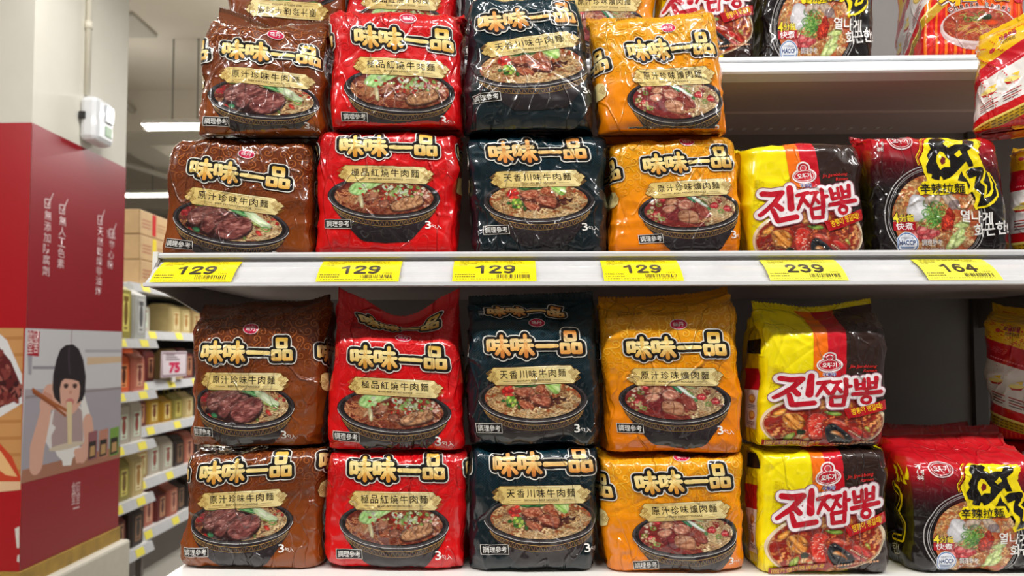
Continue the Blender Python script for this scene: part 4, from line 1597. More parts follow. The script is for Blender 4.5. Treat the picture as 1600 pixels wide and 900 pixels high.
    k.ell(*c, 58 / 720, 58 / 720, (226, 230, 238), 8)
    k.ring(*c, 52 / 720, 52 / 720, 5 / 720, (60, 110, 170), 9)
    for i in range(4):
        k.rect(c[0] - .05 + i * .006, c[1] - .030 - i * .012, c[0] + .05 - i * .006, c[1] - .024 - i * .012, (60, 110, 170), 9)
    k.text('HACCP', c[0], c[1] + .004, 86 / 720, (24, 60, 120), 10, h=24 / 720, bold=.03)
    k.text('안전관리인증', c[0], c[1] + .036, 66 / 720, (24, 60, 120), 10, h=12 / 720)
    bag.lay('certification_mark', k, fm, root)
    k = Ink()
    c = U((262, 70))[0]
    k.ring(*c, 66 / 720, 44 / 720, 7 / 720, (232, 206, 208), 8)
    k.ring(*c, 54 / 720, 34 / 720, 3 / 720, (232, 206, 208), 8)
    k.text('오뚜기', *c, 86 / 720, (236, 214, 216), 10, h=34 / 720, bold=.03)
    bag.lay('maker_emblem', k, fm, root)
    return root


# ---- yellow, white and red cheese noodle pack
def back_panel(k, x0, x1, y0, y1, slope, seed=1):
    """Cooking steps printed on the back: yellow head, red band, white field with pots, striped foot."""
    w, h = x1 - x0, y1 - y0

    def P(u, v):
        return (x0 + u * w, y0 + v * h + slope * (u - .5) * h)

    def quad(v0, v1, col, lay, u0=-.4, u1=1.4):
        k.poly([P(u0, v0), P(u1, v0), P(u1, v1), P(u0, v1)], col, lay)
    quad(-.5, 1.6, (206, 22, 28), 0)
    quad(.80, 1.8, (236, 186, 12), 1)
    quad(.62, .80, (196, 14, 34), 2)
    quad(.24, .62, (232, 226, 222), 2)
    quad(.06, .14, (190, 150, 30), 2)
    quad(.14, .16, (240, 220, 120), 3)
    for i in range(16):
        k.ribbon([P(.06 + i * .045, .655), P(.09 + i * .045, .655)], h * .012, (236, 130, 140), 4)
    k.text('보글보글', *P(.22, .73), w * .26, (226, 80, 96), 4, h=h * .05, rot=slope * h / w)
    for i, u in enumerate((.16, .48, .84)):
        cx, cy = P(u, .46)
        q = w * .12
        if i < 2:
            k.ell(cx, cy, q, q * .75, (232, 222, 196), 4)
            k.poly([(cx - q, cy), (cx + q, cy), (cx + q * .6, cy - q * .8), (cx - q * .6, cy - q * .8)], (186, 36, 34), 5)
            k.ell(cx, cy, q * .96, q * .42, (244, 226, 130), 6)
            k.poly([(cx - .1 * q, cy + .9 * q), (cx + .9 * q, cy + 1.1 * q), (cx + .7 * q, cy + .3 * q)], (240, 200, 60), 7)
        else:
            k.ell(cx, cy, q * 1.25, q * .95, (206, 170, 60), 4)
            k.ell(cx, cy + .04 * q, q * 1.12, q * .78, (250, 220, 110), 5)
            k.poly([(cx - .2 * q, cy + .3 * q), (cx + .8 * q, cy + 1.4 * q), (cx + 1.2 * q, cy + .9 * q)], (244, 210, 40), 6)
        for j in range(4):
            a, b = P(u - .13, .345 - j * .024), P(u + .13 - .05 * (j % 2), .345 - j * .024)
            k.ribbon([a, b], h * .010, (120, 90, 92) if j % 2 else (180, 60, 60), 5)
    for j in range(3):
        for i in range(12):
            u = .04 + i * .08
            k.ribbon([P(u, .128 - j * .026), P(u + .055, .128 - j * .026)], h * .010, (110, 80, 20), 4)
    rng = random.Random(seed)
    for i in range(14):
        u = i / 14
        k.poly([P(u, -.3), P(u + .03, -.3), P(u + .035, .05), P(u + .01, .05)], (226, 60, 34), 1)
    cx, cy = P(.42, .92)
    k.text('보글보글', cx, cy + h * .03, w * .26, (150, 30, 60), 4, h=h * .055, bold=.05, rot=slope * .6)
    k.text('치즈라면', cx, cy - h * .02, w * .22, (120, 90, 20), 4, h=h * .04, bold=.04, rot=slope * .6)
    k.ell(*P(.72, .93), w * .06, w * .055, (206, 30, 34), 4)
    k.ell(*P(.20, .90), w * .045, w * .05, (206, 40, 50), 4)


def cheese_back_pack(label, group, slope=.0, **kw):
    bag = Bag(**stacked(kw))
    root = empty('instant_noodle_pack')
    STACK[kw.get('seed')] = bag
    root.location = place(root, bag)
    tag(root, label, 'instant noodles', group)
    k = Ink()
    W, H = bag.W, bag.H
    back_panel(k, -W * .5, W * .5, 0, H, slope)
    bag.wrapper(lambda a, b: vgrad([(0, (206, 22, 28)), (H * .60, (206, 22, 28)), (H * .66, (232, 182, 14)), (H * 1.5, (226, 176, 14))])(b), root, k, lambda V: V, (226, 176, 16))
    return root


def cheese_front_pack(label, group, **kw):
    bag = Bag(**stacked(kw))
    root = empty('instant_noodle_pack')
    STACK[kw.get('seed')] = bag
    root.location = place(root, bag)
    tag(root, label, 'instant noodles', group)
    W, H = bag.W, bag.H
    k = Ink()
    e = -bag.A[1]
    k2 = Ink()
    back_panel(k2, e - .085, e + .004, 0, H * .98, .5)
    rng = random.Random(3)
    for i in range(22):
        x = -W * .5 + i * W / 22
        k2.poly([(x, 0), (x + W * .03, 0), (x + W * .022, H * rng.uniform(.3, .6)), (x + W * .006, H * .55)], (226, 40, 26) if i % 2 else (244, 120, 30), 1)
    k2.poly([(-W * .5, H * .45), (-W * .44, H * .45), (-W * .44, H * 1.2), (-W * .5, H * 1.2)], (246, 140, 20), 1)
    bag.wrapper(lambda a, b: vgrad([(0, (206, 20, 26)), (H * .35, (232, 60, 26)), (H * .6, (240, 110, 24)), (H, (236, 120, 30))])(b), root, k2, lambda V: V, (226, 176, 16))

    def fm(V):
        return np.stack([V[:, 0] * W + W * .02, H * .30 + V[:, 1] * W], 1)
    k = Ink()
    k.ell(0, -.02, .38, .235, (206, 176, 176), 3, 60)
    k.ell(0, .00, .37, .20, (226, 206, 206), 4, 60)
    bowl = bag.lay('bowl_picture', k, fm, root)
    k = Ink()
    art_disc(k, ART['cheese'], 0, .01, .355, .18, 5)
    bag.lay('food_print', k, fm, bowl)
    k = Ink()
    for x, y, ch, s in ((-.30, .315, '치', .22), (-.10, .335, '즈', .16), (.06, .345, '라', .16), (.22, .345, '면', .16)):
        k.text(ch, x, y, s * 1.04, (240, 232, 230), 16, h=s * 1.04, bold=.17)
        k.text(ch, x, y, s, (90, 20, 24), 18, h=s, bold=.11)
        k.text(ch, x, y, s * .93, (250, 196, 30), 20, h=s * .93, bold=.045)
    for x, ch in ((-.16, '보'), (-.02, '글'), (.12, '보'), (.24, '글')):
        k.text(ch, x, .47, .12, (240, 232, 230), 16, h=.12, bold=.12)
        k.text(ch, x, .47, .11, (206, 20, 44), 18, h=.11, bold=.04)
    s = 'Cheese Ramen'
    for i, ch in enumerate(s):
        t = (i - 5.5) / 5.5
        if ch != ' ':
            k.text(ch, t * .29, .235 - .055 * t * t - .01, .05 if ch in 'CRm' else .038, (244, 236, 232), 21, h=.062 if ch in 'CRh' else .045, bold=.12, rot=-.4 * t)
            k.text(ch, t * .29, .235 - .055 * t * t - .01, .044 if ch in 'CRm' else .032, (70, 20, 20), 22, h=.056 if ch in 'CRh' else .038, bold=.03, rot=-.4 * t)
    k.ell(.40, .30, .05, .05, (200, 24, 48), 16)
    bag.lay('brand_lettering', k, fm, root)
    return root
# ------------------------------------------------------------------ the hall
Y_LIP, Y_BACK = 1.0, 1.46
M_WHITE = mat('white_enamel', (232, 230, 226), .32, 0, .02, 40, .02)
M_RAIL = mat('white_plastic_rail', (200, 200, 202), .2, 0, .03, 30, .04, coat=.4)
M_GREYMETAL = mat('grey_enamel_and_shade', (120, 112, 108), .45)
M_BACK = mat('grey_back_panel', (128, 124, 122), .5, 0, .02, 20, .03)
M_UNDER = mat('grey_shelf_underside', (150, 138, 134), .5)
M_PLASTER = mat('cream_plaster', (226, 222, 210), .75, 0, .25, 9, .02)
M_CEIL = mat('ceiling_paint', (196, 188, 172), .85, 0, .1, 3, .03)
M_PIPE = mat('ceiling_pipe', (205, 200, 188), .5)
M_DARK = mat('dark_rubber', (38, 36, 36), .6)
M_TUBE = mat('fluorescent_tube', (255, 250, 238), .4, emit=7.0)
M_STEEL = mat('rod_steel', (120, 116, 110), .4, .6)

# floor of large grey tiles
mf = bpy.data.materials.new('floor_tiles')
mf.use_nodes = True
nt = mf.node_tree
bs_ = nt.nodes['Principled BSDF']
tc = nt.nodes.new('ShaderNodeTexCoord')
br_ = nt.nodes.new('ShaderNodeTexBrick')
br_.offset = 0.0
br_.inputs['Color1'].default_value = tuple(lin((176, 170, 160))) + (1,)
br_.inputs['Color2'].default_value = tuple(lin((168, 163, 154))) + (1,)
br_.inputs['Mortar'].default_value = tuple(lin((120, 114, 106))) + (1,)
br_.inputs['Scale'].default_value = 1.0
br_.inputs['Mortar Size'].default_value = 0.006
br_.inputs['Brick Width'].default_value = 0.45
br_.inputs['Row Height'].default_value = 0.45
nt.links.new(tc.outputs['Object'], br_.inputs['Vector'])
nt.links.new(br_.outputs['Color'], bs_.inputs['Base Color'])
bs_.inputs['Roughness'].default_value = 0.28


def plane(name, co, m):
    me = bpy.data.meshes.new(name)
    me.from_pydata(co, [], [list(range(len(co)))])
    return tag(link(name, me, m), kind='structure')


CEIL = CH + 2.62
plane('floor', [(-9, -6, 0), (6, -6, 0), (6, 16, 0), (-9, 16, 0)], mf)
plane('ceiling', [(-9, -6, CEIL), (-9, 16, CEIL), (6, 16, CEIL), (6, -6, CEIL)], M_CEIL)
plane('wall_back', [(-9, 16, 0), (6, 16, 0), (6, 16, CEIL), (-9, 16, CEIL)], mat('hall_wall', (190, 184, 172), .8))
plane('wall_left', [(-9, -6, 0), (-9, 16, 0), (-9, 16, CEIL), (-9, -6, CEIL)], mat('hall_wall', (190, 184, 172), .8))
tag(box('ceiling_beam', -9, 6, 7.2, 7.7, CEIL - .42, CEIL, M_CEIL), kind='structure')
tag(box('ceiling_beam', -9, 6, 11.2, 11.7, CEIL - .42, CEIL, M_CEIL), kind='structure')
tag(box('ceiling_beam', -4.3, -3.9, -6, 16, CEIL - .36, CEIL, M_CEIL), kind='structure')

# pipes and rods under the ceiling
x0, z0 = on_y(150, 30, 6.4)
x1, z1 = on_y(330, 162, 8.6)
tag(tube('ceiling_pipe', [(x0, 5.9, CEIL - .22), (x1 - .2, 7.15, CEIL - .22)], .035, M_PIPE), 'thick white conduit running diagonally under the hall ceiling beyond the pillar', 'pipe')
x0, z0 = on_y(196, 262, 8.2)
x1, z1 = on_y(300, 300, 8.2)
tag(tube('ceiling_pipe', [(x0 - 1.2, 8.2, z0 + .42), (x1 + .6, 8.2, z1 - .10)], .03, M_PIPE), 'white conduit sloping below the farther ceiling beam above the hall lamps', 'pipe')

def hanging_lamp(x, y, z, half, label, hang=(-.6, .6), group=None):
    r = empty('fluorescent_lamp', (x, y, z))
    tag(r, label, 'ceiling lamp', group)
    prism('housing', [(y - .055, z + .04), (y - .03, z + .085), (y + .03, z + .085), (y + .055, z + .04)], 'x', x - half, x + half, M_WHITE, r)
    tube('tube', [(x - half + .03, y, z + .018), (x + half - .03, y, z + .018)], .016, M_TUBE, r)
    for s in (-1, 1):
        box('tube_holder', x + s * (half - .02) - .012, x + s * (half - .02) + .012, y - .022, y + .022, z - .002, z + .042, M_WHITE, r)
    for s in hang:
        tube('hanger', [(x + s * half, y, z + .08), (x + s * half, y, CEIL - .002)], .006, M_STEEL, r, 6)
    return r


labs = ['white fluorescent lamp hanging over the hall, the nearer one in view', 'white fluorescent lamp hanging farther off, above the cartons on the far aisle']
for i, (lx, ly) in enumerate(HALL_LAMPS_AND_FILLS[:2]):
    z = on_y(250, (204, 308)[i], ly)[1]
    x = on_y(225, 204, ly)[0] + .7 if i == 0 else on_y(190, 308, ly)[0] + .65
    hg = [(on_y(q, 200, ly)[0] - x) / .7 for q in ((269, 308), (240, 300))[i]]
    hanging_lamp(x, ly, z, .7, labs[i], hg)
xx, zz = on_y(222, 15, 5.6)
tag(box('air_grille', xx - .35, xx - .02, 5.5, 5.9, CEIL - .03, CEIL, mat('grille_paint', (170, 164, 152), .6)), 'small square beige vent in the ceiling beside the pillar', 'vent')

# ------------------------------------------------------------------ the pillar with its printed wrap
YP = 2.55
XP = on_y(40, 540, YP)[0]
YQ = on_x(190, 540, XP)[0]
tag(box('pillar', XP - .75, XP, YP, YQ, 0, CEIL, M_PLASTER), kind='structure')
zt, zb_ = on_x(46, 190, XP)[1], on_x(33, 893, XP)[1]
tag(box('trim_1', XP - .79, XP + .045, YP - .045, YQ + .03, 0, zb_ - .055, mat('cream_stone_plinth', (216, 210, 196), .6, 0, .2, 30, .03), bevel=.012), kind='structure')
tag(box('trim_2', XP - .765, XP + .010, YP - .012, YQ + .005, zb_ - .055, zb_ + .002, mat('oak_strip', (176, 140, 60), .5, 0, 0, 14, .25)), kind='structure')

wrap = empty('advertising_wrap', (XP, YP, zb_))
tag(wrap, 'red printed advertisement wrapped around the lower part of the pillar', 'advertisement')
ZB, ZT = zb_ + .004, zt
RED = [(120, 12, 26), (168, 16, 32)]


def side_pt(px, py):
    y, z = on_x(px, py, XP)
    return (y, z)


def side_map(V, h):
    return np.stack([XP + h, V[:, 0], V[:, 1]], 1)


def front_map(V, h):
    return np.stack([V[:, 0], YP - h, V[:, 1]], 1)


def SP(*p):
    return [side_pt(*q) for q in p]


def FP(*p):
    return [on_y(q[0], q[1], YP) for q in p]


k = Ink()
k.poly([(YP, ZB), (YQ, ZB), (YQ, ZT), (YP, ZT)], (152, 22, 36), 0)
k.flat('side_sheet', side_map, M_POSTER, wrap, base=.002)
k = Ink()
xl = XP - .75
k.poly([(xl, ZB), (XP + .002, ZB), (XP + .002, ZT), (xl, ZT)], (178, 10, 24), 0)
k.flat('front_sheet', front_map, M_POSTER, wrap, base=.002)
# worn corner of the sheet
k = Ink()
k.poly(FP((24, 826), (31, 822), (31, 856), (27, 856)), (226, 222, 214), 0)
k.poly(FP((28, 868), (31, 866), (31, 878), (27, 877)), (226, 222, 214), 0)
k.flat('torn_patch', front_map, M_POSTER, wrap, base=.0026)
# columns of lettering with ticked boxes
k = Ink()
W_ = (226, 190, 192)


def column(chars, x, ytop, ybot, w):
    n = len(chars)
    for i, ch in enumerate(chars):
        py = ytop + (ybot - ytop) * (i + .5) / n
        p = side_pt(x - (i / n) * 4, py)
        a, b = side_pt(x - w / 2, py), side_pt(x + w / 2, py)
        hh = abs(side_pt(x, py - (ybot - ytop) / n * .44)[1] - side_pt(x, py + (ybot - ytop) / n * .44)[1])
        k.text(ch, p[0], p[1], abs(b[0] - a[0]), W_, 2, h=hh, bold=.01)
    t = ytop - 10
    B = SP((x - w * .45, t - 7), (x + w * .3, t - 6), (x + w * .25, t + 7), (x - w * .45, t + 6))
    k.ribbon(B + [B[0]], .007, W_, 2)
    k.ribbon(SP((x - w * .3, t - 2), (x - w * .05, t + 4), (x + w * .75, t - 16)), [.006, .010, .004], W_, 3)


column('無添加防腐劑', 74, 328, 432, 11)
column('無人工色素', 97, 337, 420, 11)
column('天然乾燥非油炸', 156, 354, 462, 9)
column('麥心粉', 174, 375, 421, 9)
p = side_pt(173, 367)
k.text('96.8%', p[0], p[1], .07, W_, 2, h=.035)
k.flat('lettering', side_map, M_POSTER, wrap, base=.0026)
# small seal-script mark below the photograph
k = Ink()
for i, ch in enumerate('阿舍食堂'):
    p = side_pt(121 - (i // 2) * 7, 763 + (i % 2) * 15)
    k.text(ch, p[0], p[1], .028, W_, 2, h=.050)
k.ribbon(SP((113, 795), (123, 792)), .006, W_, 2)
k.flat('maker_mark', side_map, M_POSTER, wrap, base=.0026)
# the photograph of a girl eating noodles
k = Ink()
k.poly(SP((38.5, 513), (190, 518.5), (186.5, 715), (31, 756)), (206, 204, 208), 0)
k.poly(SP((38, 608), (188.5, 607), (187, 700), (32, 735)), (168, 162, 172), 1)
k.poly(SP((38.4, 623), (188.3, 608), (188.4, 604), (38.4, 619)), (150, 140, 144), 2)
k.ribbon(SP((111, 516), (110, 545)), .008, (176, 164, 172), 2)
k.poly(SP((132, 546), (189, 546), (189, 551), (132, 551)), (176, 172, 180), 2)
k.poly(SP((135, 558), (189, 557), (189, 566), (135, 570)), (214, 184, 150), 2)
k.poly(SP((42, 545), (50, 545), (48, 586), (43, 585)), (164, 160, 170), 2)
k.poly(SP((50, 572), (86, 572), (84, 577), (50, 577)), (150, 146, 156), 2)
k.poly(SP((33, 735), (110, 715), (187, 697), (186.6, 715), (31, 756)), (170, 116, 92), 3)
k.poly(SP((43, 516), (61, 518), (59.5, 557), (41.5, 555)), (172, 16, 36), 4)
for i, ch in enumerate('阿舍食堂'):
    p = side_pt(55 - (i // 2) * 9, 526 + (i % 2) * 15)
    k.text(ch, p[0], p[1], .03, (240, 220, 220), 5, h=.050)
k.flat('photograph_setting', side_map, M_POSTER, wrap, base=.0026)
k = Ink()
SK, SK2 = (222, 172, 152), (206, 146, 126)
k.poly(SP((82, 640), (92, 632), (122, 632), (131, 642), (135, 665), (134, 700), (78, 704), (70, 690), (73, 660)), (226, 222, 222), 2)
k.poly(SP((84, 638), (95, 634), (119, 634), (127, 642), (129, 680), (128, 698), (80, 702), (79, 670)), (176, 152, 152), 3)
k.poly(SP((124, 622), (131, 618), (141, 652), (139, 662), (130, 666)), (232, 230, 228), 3)
k.poly(SP((78, 660), (70, 676), (76, 686), (86, 668)), (230, 226, 226), 4)
for P, w in ((SP((55, 726), (57, 700), (68, 655), (74, 622)), [.075, .085, .07, .055]), (SP((136, 660), (139, 690), (128, 712)), [.07, .075, .06])):
    k.stroke(P, w, SK, 4)
k.stroke(SP((70, 632), (76, 618), (82, 628)), [.07, .085, .06], SK, 5)
for i in range(3):
    k.stroke(SP((69 + i * 4, 617 + i * 2), (73 + i * 4, 624 + i * 2)), .026, SK2, 6)
k.ell(*side_pt(106, 606), .105, .108, SK, 6, 30)
k.poly(SP((90, 600), (122, 600), (121, 622), (114, 634), (107, 637), (98, 632), (92, 622)), SK, 6)
HAIR = SP((102, 539), (113, 538), (122, 545), (129, 562), (133, 588), (132, 612), (128, 625), (119, 631), (123, 618), (124, 604), (122, 596), (112, 593), (100, 592), (95, 596), (92, 608), (93, 622), (94, 632), (84, 622), (81, 608), (82, 585), (87, 562), (93, 546))
k.poly(HAIR, (38, 28, 34), 8)
k.ribbon(SP((107, 542), (106, 560), (108, 585)), .01, (62, 50, 58), 9)
for q in (102, 116):
    k.ell(*side_pt(q, 603), .014, .010, (70, 44, 42), 8, 16)
    k.ribbon(SP((q - 4, 601), (q + 4, 601.5)), .004, (90, 60, 56), 8)
k.ell(*side_pt(109, 613), .012, .008, SK2, 8, 14)
k.ell(*side_pt(108, 628), .028, .014, (206, 120, 116), 8, 16)
k.flat('printed_girl', side_map, M_POSTER, wrap, base=.0026)
k = Ink()
k.ribbon(SP((49, 608), (82, 630), (104, 642)), .012, (172, 96, 50), 9)
k.ribbon(SP((50, 612), (82, 634), (102, 650)), .010, (150, 80, 44), 10)
for i in range(7):
    k.ribbon(SP((104 + i, 628), (105 + i * .8, 650), (106 + i * .6, 694)), .012, (226, 206, 164), 11)
k.poly(SP((83, 700), (88, 698), (110, 693), (122, 692), (124, 694), (120, 706), (112, 717), (110, 727), (97, 728), (96, 720), (88, 712)), (236, 234, 232), 10)
k.ell(*side_pt(103.5, 697), .115, .012, (210, 196, 176), 10.5, 24)
for i in range(4):
    k.stroke(SP((132, 703 + i * 4), (117 + i, 706 + i * 4.5)), .024, SK, 12)
for i, c in enumerate(((150, 92, 100), (190, 130, 110), (120, 160, 70))):
    x = 137 + i * 17
    k.poly(SP((x, 676 - i * 3), (x + 14, 672 - i * 3), (x + 13, 716 - i * 3.5), (x - 1, 720 - i * 3.5)), c, 11)
    k.poly(SP((x + 1, 691 - i * 3), (x + 12, 688 - i * 3), (x + 11, 714 - i * 3.5), (x, 718 - i * 3.5)), (46, 36, 34), 12)
    k.poly(SP((x + 3, 698 - i * 3), (x + 10, 696 - i * 3), (x + 10, 711 - i * 3.5), (x + 2, 714 - i * 3.5)), (190, 150, 100), 13)
k.flat('printed_tableware', side_map, M_POSTER, wrap, base=.0026)
# food photograph on the front sheet
k = Ink()
k.poly(FP((-120, 512), (37.5, 513), (33, 764), (-120, 775)), (206, 150, 92), 0)
for i in range(9):
    k.ribbon(FP((-60, 530 + i * 26), (36, 528 + i * 26)), .012, (190, 130, 74), 1)
k.poly(FP((-40, 520), (2, 523), (12, 532), (35, 585), (35.5, 630), (-5, 655), (-60, 668)), (226, 224, 226), 2)
k.poly(FP((-40, 535), (0, 543), (18, 565), (35, 605), (34.5, 620), (-5, 640), (-60, 650)), (96, 30, 30), 3)
rng = random.Random(2)
for i in range(60):
    px, py = rng.uniform(-20, 30), rng.uniform(550, 632)
    if px < 6 + (py - 550) * .5:
        k.ell(*FP((px, py))[0], rng.uniform(.008, .02), rng.uniform(.004, .01), rng.choice([(130, 56, 50), (60, 18, 20), (160, 90, 80)]), 4, 10, rng.uniform(0, 3))
k.poly(FP((-60, 660), (0, 692), (20, 714), (33, 745), (32, 764), (-60, 770)), (206, 70, 40), 3)
k.poly(FP((-40, 690), (2, 705), (16, 726), (28, 745), (10, 742), (-20, 720)), (240, 190, 130), 4)
k.poly(FP((-60, 752), (33, 752), (33, 765), (-60, 775)), (236, 196, 156), 4)
k.flat('food_photograph', front_map, M_POSTER, wrap, base=.0026)

# emergency light on the pillar, with the conduit that feeds it
c0 = on_x(118, 190, XP)[0]
ya, yb = on_x(122, 190, XP)[0], on_x(152, 190, XP)[0]
za, zb2 = on_x(138, 227, XP)[1], on_x(138, 157, XP)[1]
dev = empty('emergency_light', (XP, (ya + yb) / 2, za))
tag(dev, 'white wall-mounted emergency light on the pillar above the red advertisement', 'emergency light')
o = box('housing', XP + .002, XP + .075, ya, yb, za, zb2, mat('white_plastic', (226, 228, 232), .35, coat=.3), dev, bevel=.022)
box('lens', XP + .0745, XP + .082, ya + (yb - ya) * .45, yb - .02, za + .09, zb2 - .02, mat('frosted_lens', (206, 210, 216), .15, coat=.6), dev, bevel=.003)
box('indicator_label', XP + .0745, XP + .0775, ya + (yb - ya) * .48, yb - .025, za + .035, za + .075, mat('label_green', (120, 160, 110), .4), dev)
box('cable_gland', XP + .004, XP + .03, ya - .007, ya + .002, za + .085, za + .115, M_DARK, dev, bevel=.003)
ym = ya + (yb - ya) * .25
pipe = tag(tube('conduit', [(XP + .014, ym, zb2 + .012), (XP + .014, ym, CEIL - .005)], .011, mat('conduit_white', (232, 226, 208), .5)), 'thin cream conduit running down the pillar to the emergency light', 'pipe')
bm = bmesh.new()
for zz in (zb2 + .28, zb2 + .95):
    add_tube(bm, [(XP + .014, ym, zz), (XP + .014, ym, zz + .03)], .015, 10)
bm_obj('clip', bm, mat('conduit_white', (232, 226, 208), .5), pipe, True)

# ------------------------------------------------------------------ the shelving in front
XL, XR = on_y(252, 400, Y_LIP)[0], 1.35
Z_LIP = on_y(800, 394, Y_LIP)[1]
Z_MID = Z_LIP - .007                       # surface the packs stand on
Y_RAIL = .953
Z_RAIL = on_y(800, 447, Y_RAIL)[1]
Z_BOT = on_y(800, 893, .985)[1] - .001
Y_TOP = 1.138
XLT = on_y(345, 100, Y_TOP)[0]             # left end of the shorter top shelf
Z_TLIP = on_y(1300, 90, Y_TOP)[1]
Z_TOP = Z_TLIP - .006

unit = empty('shelving_unit', ((XL + XR) / 2, Y_BACK, 0))
tag(unit, 'white and grey metal supermarket shelving that carries the noodle packs', 'shelving')
XS = on_y(1527, 580, Y_BACK)[0]
bm = bmesh.new()
add_box(bm, XL + .01, XS - .004, Y_BACK, Y_BACK + .02, 0, CH + 1.1)
add_box(bm, XS + .004, XR + .5, Y_BACK, Y_BACK + .02, 0, CH + 1.1)
bm_obj('back_panel', bm, M_BACK, unit)
box('upright', XS - .012, XS + .012, Y_BACK - .012, Y_BACK + .0005, 0, CH + 1.1, mat('dark_grey_upright', (92, 88, 86), .5), unit)
box('upright', XL, XL + .025, Y_BACK - .02, Y_BACK + .025, 0, CH + 1.1, mat('dark_grey_upright', (92, 88, 86), .5), unit)

# middle shelf: deck, end brackets
prism('shelf_deck', [(Y_LIP + .004, Z_MID), (Y_BACK - .001, Z_MID), (Y_BACK - .001, Z_MID - .026), (Y_BACK - .06, Z_MID - .030), (Y_LIP + .004, Z_MID - .030)], 'x', XL + .003, XR, M_UNDER, unit)
prism('shelf_bracket', [(Y_RAIL + .012, Z_RAIL + .002), (Y_LIP - .004, Z_LIP - .004), (Y_LIP + .004, Z_MID - .001), (Y_BACK - .001, Z_MID - .001), (Y_BACK - .001, Z_MID - .085), (Y_LIP + .16, Z_MID - .075), (Y_LIP + .02, Z_RAIL - .004)], 'x', XL - .002, XL + .002, M_GREYMETAL, unit)  # shade below the shelf is put into the bracket's grey
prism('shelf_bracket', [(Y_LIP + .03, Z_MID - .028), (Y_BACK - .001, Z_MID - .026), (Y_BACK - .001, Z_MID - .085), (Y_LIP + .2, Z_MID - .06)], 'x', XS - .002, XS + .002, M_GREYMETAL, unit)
# bottom shelf
zb0 = Z_BOT
XLB = on_z(263, 898, Z_BOT)[0]
prism('shelf_deck', [(.90, zb0), (Y_BACK - .001, zb0), (Y_BACK - .001, zb0 - .03), (.90, zb0 - .03)], 'x', XLB, XR, M_WHITE, unit)
# top shelf
prism('shelf_deck', [(Y_TOP + .004, Z_TOP), (Y_BACK - .001, Z_TOP), (Y_BACK - .001, Z_TOP - .020), (Y_BACK - .10, Z_TOP - .020), (Y_BACK - .105, Z_TOP - .030), (Y_TOP + .16, Z_TOP - .030), (Y_TOP + .155, Z_TOP - .027), (Y_TOP + .06, Z_TOP - .027), (Y_TOP + .055, Z_TOP - .030), (Y_TOP + .004, Z_TOP - .030)], 'x', XLT, XR, mat('brown_grey_underside', (206, 188, 180), .45), unit)
bm = bmesh.new()
for i in range(46):
    xx = XLT + .05 + i * .0254
    add_box(bm, xx - .0028, xx + .0028, Y_BACK - .046, Y_BACK - .036, Z_TOP - .0215, Z_TOP - .0195)
bm_obj('punched_holes', bm, mat('bright_edge', (244, 240, 236), .4), unit)

# front rail of the middle shelf (a sloping white profile with grooves)
rail_pts = [(Y_LIP + .004, Z_MID - .001), (Y_LIP + .004, Z_LIP - .002), (Y_LIP + .001, Z_LIP), (Y_LIP - .006, Z_LIP), (Y_LIP - .009, Z_LIP - .003), (Y_LIP - .009, Z_LIP - .007), (Y_LIP - .001, Z_LIP - .0085), (Y_LIP - .001, Z_LIP - .0110)]
n = 12
for i in range(n + 1):
    t = i / n
    y = (Y_LIP - .003) * (1 - t) + (Y_RAIL + .002) * t
    z = (Z_LIP - .0115) * (1 - t) + (Z_RAIL + .0045) * t
    g = .0009 if i in (2, 3, 8, 9) else 0
    rail_pts.append((y + g, z - g + .002 * math.sin(math.pi * t)))
rail_pts += [(Y_RAIL - .003, Z_RAIL + .0055), (Y_RAIL - .004, Z_RAIL + .001), (Y_RAIL, Z_RAIL), (Y_RAIL + .006, Z_RAIL), (Y_LIP + .004, Z_MID - .030)]
rail = prism('label_rail', rail_pts, 'x', XL, XR, M_RAIL, unit)
prism('end_cap', [(Y_LIP - .010, Z_LIP + .001), (Y_LIP + .012, Z_LIP + .002), (Y_LIP + .012, Z_MID - .03), (Y_LIP - .012, Z_MID - .030)], 'x', XL - .007, XL - .0005, M_WHITE, unit)
# front rail of the top shelf
prism('label_rail', [(Y_TOP + .004, Z_TOP - .001), (Y_TOP + .004, Z_TLIP - .001), (Y_TOP - .001, Z_TLIP), (Y_TOP - .008, Z_TLIP - .001), (Y_TOP - .009, Z_TLIP - .006), (Y_TOP - .005, Z_TLIP - .0075), (Y_TOP - .005, Z_TLIP - .0095),
                     (Y_TOP - .010, Z_TLIP - .011), (Y_TOP - .022, Z_TLIP - .029), (Y_TOP - .020, Z_TLIP - .032), (Y_TOP + .004, Z_TOP - .030)], 'x', XLT, XR, mat('cool_white_enamel', (236, 240, 244), .3), unit)
# unseen shelving across the aisle, added to cut the light from the front
opp = tag(empty('opposite_shelving', (0, -1.5, 0)), kind='structure')
box('back_panel', -2.6, 2.6, -1.62, -1.60, 0, 2.05, mat('opposite_back', (120, 100, 84), .7), opp)
for i in range(5):
    z = .12 + i * .43
    box('shelf_board', -2.6, 2.6, -1.60, -1.15, z, z + .03, M_WHITE, opp)
# the lamp housings over this aisle
for i, (lx, ly) in enumerate(AISLE_LAMPS):
    r = tag(empty('ceiling_lamps_%d' % (i + 1), (lx, ly, LAMP_Z)), kind='structure')
    prism('housing', [(ly - .055, LAMP_Z + .01), (ly - .03, LAMP_Z + .06), (ly + .03, LAMP_Z + .06), (ly + .055, LAMP_Z + .01)], 'x', lx - .62, lx + .62, M_WHITE, r)
    for s in (-.45, .45):
        tube('hanger', [(lx + s, ly, LAMP_Z + .058), (lx + s, ly, CEIL - .002)], .005, M_STEEL, r, 6)
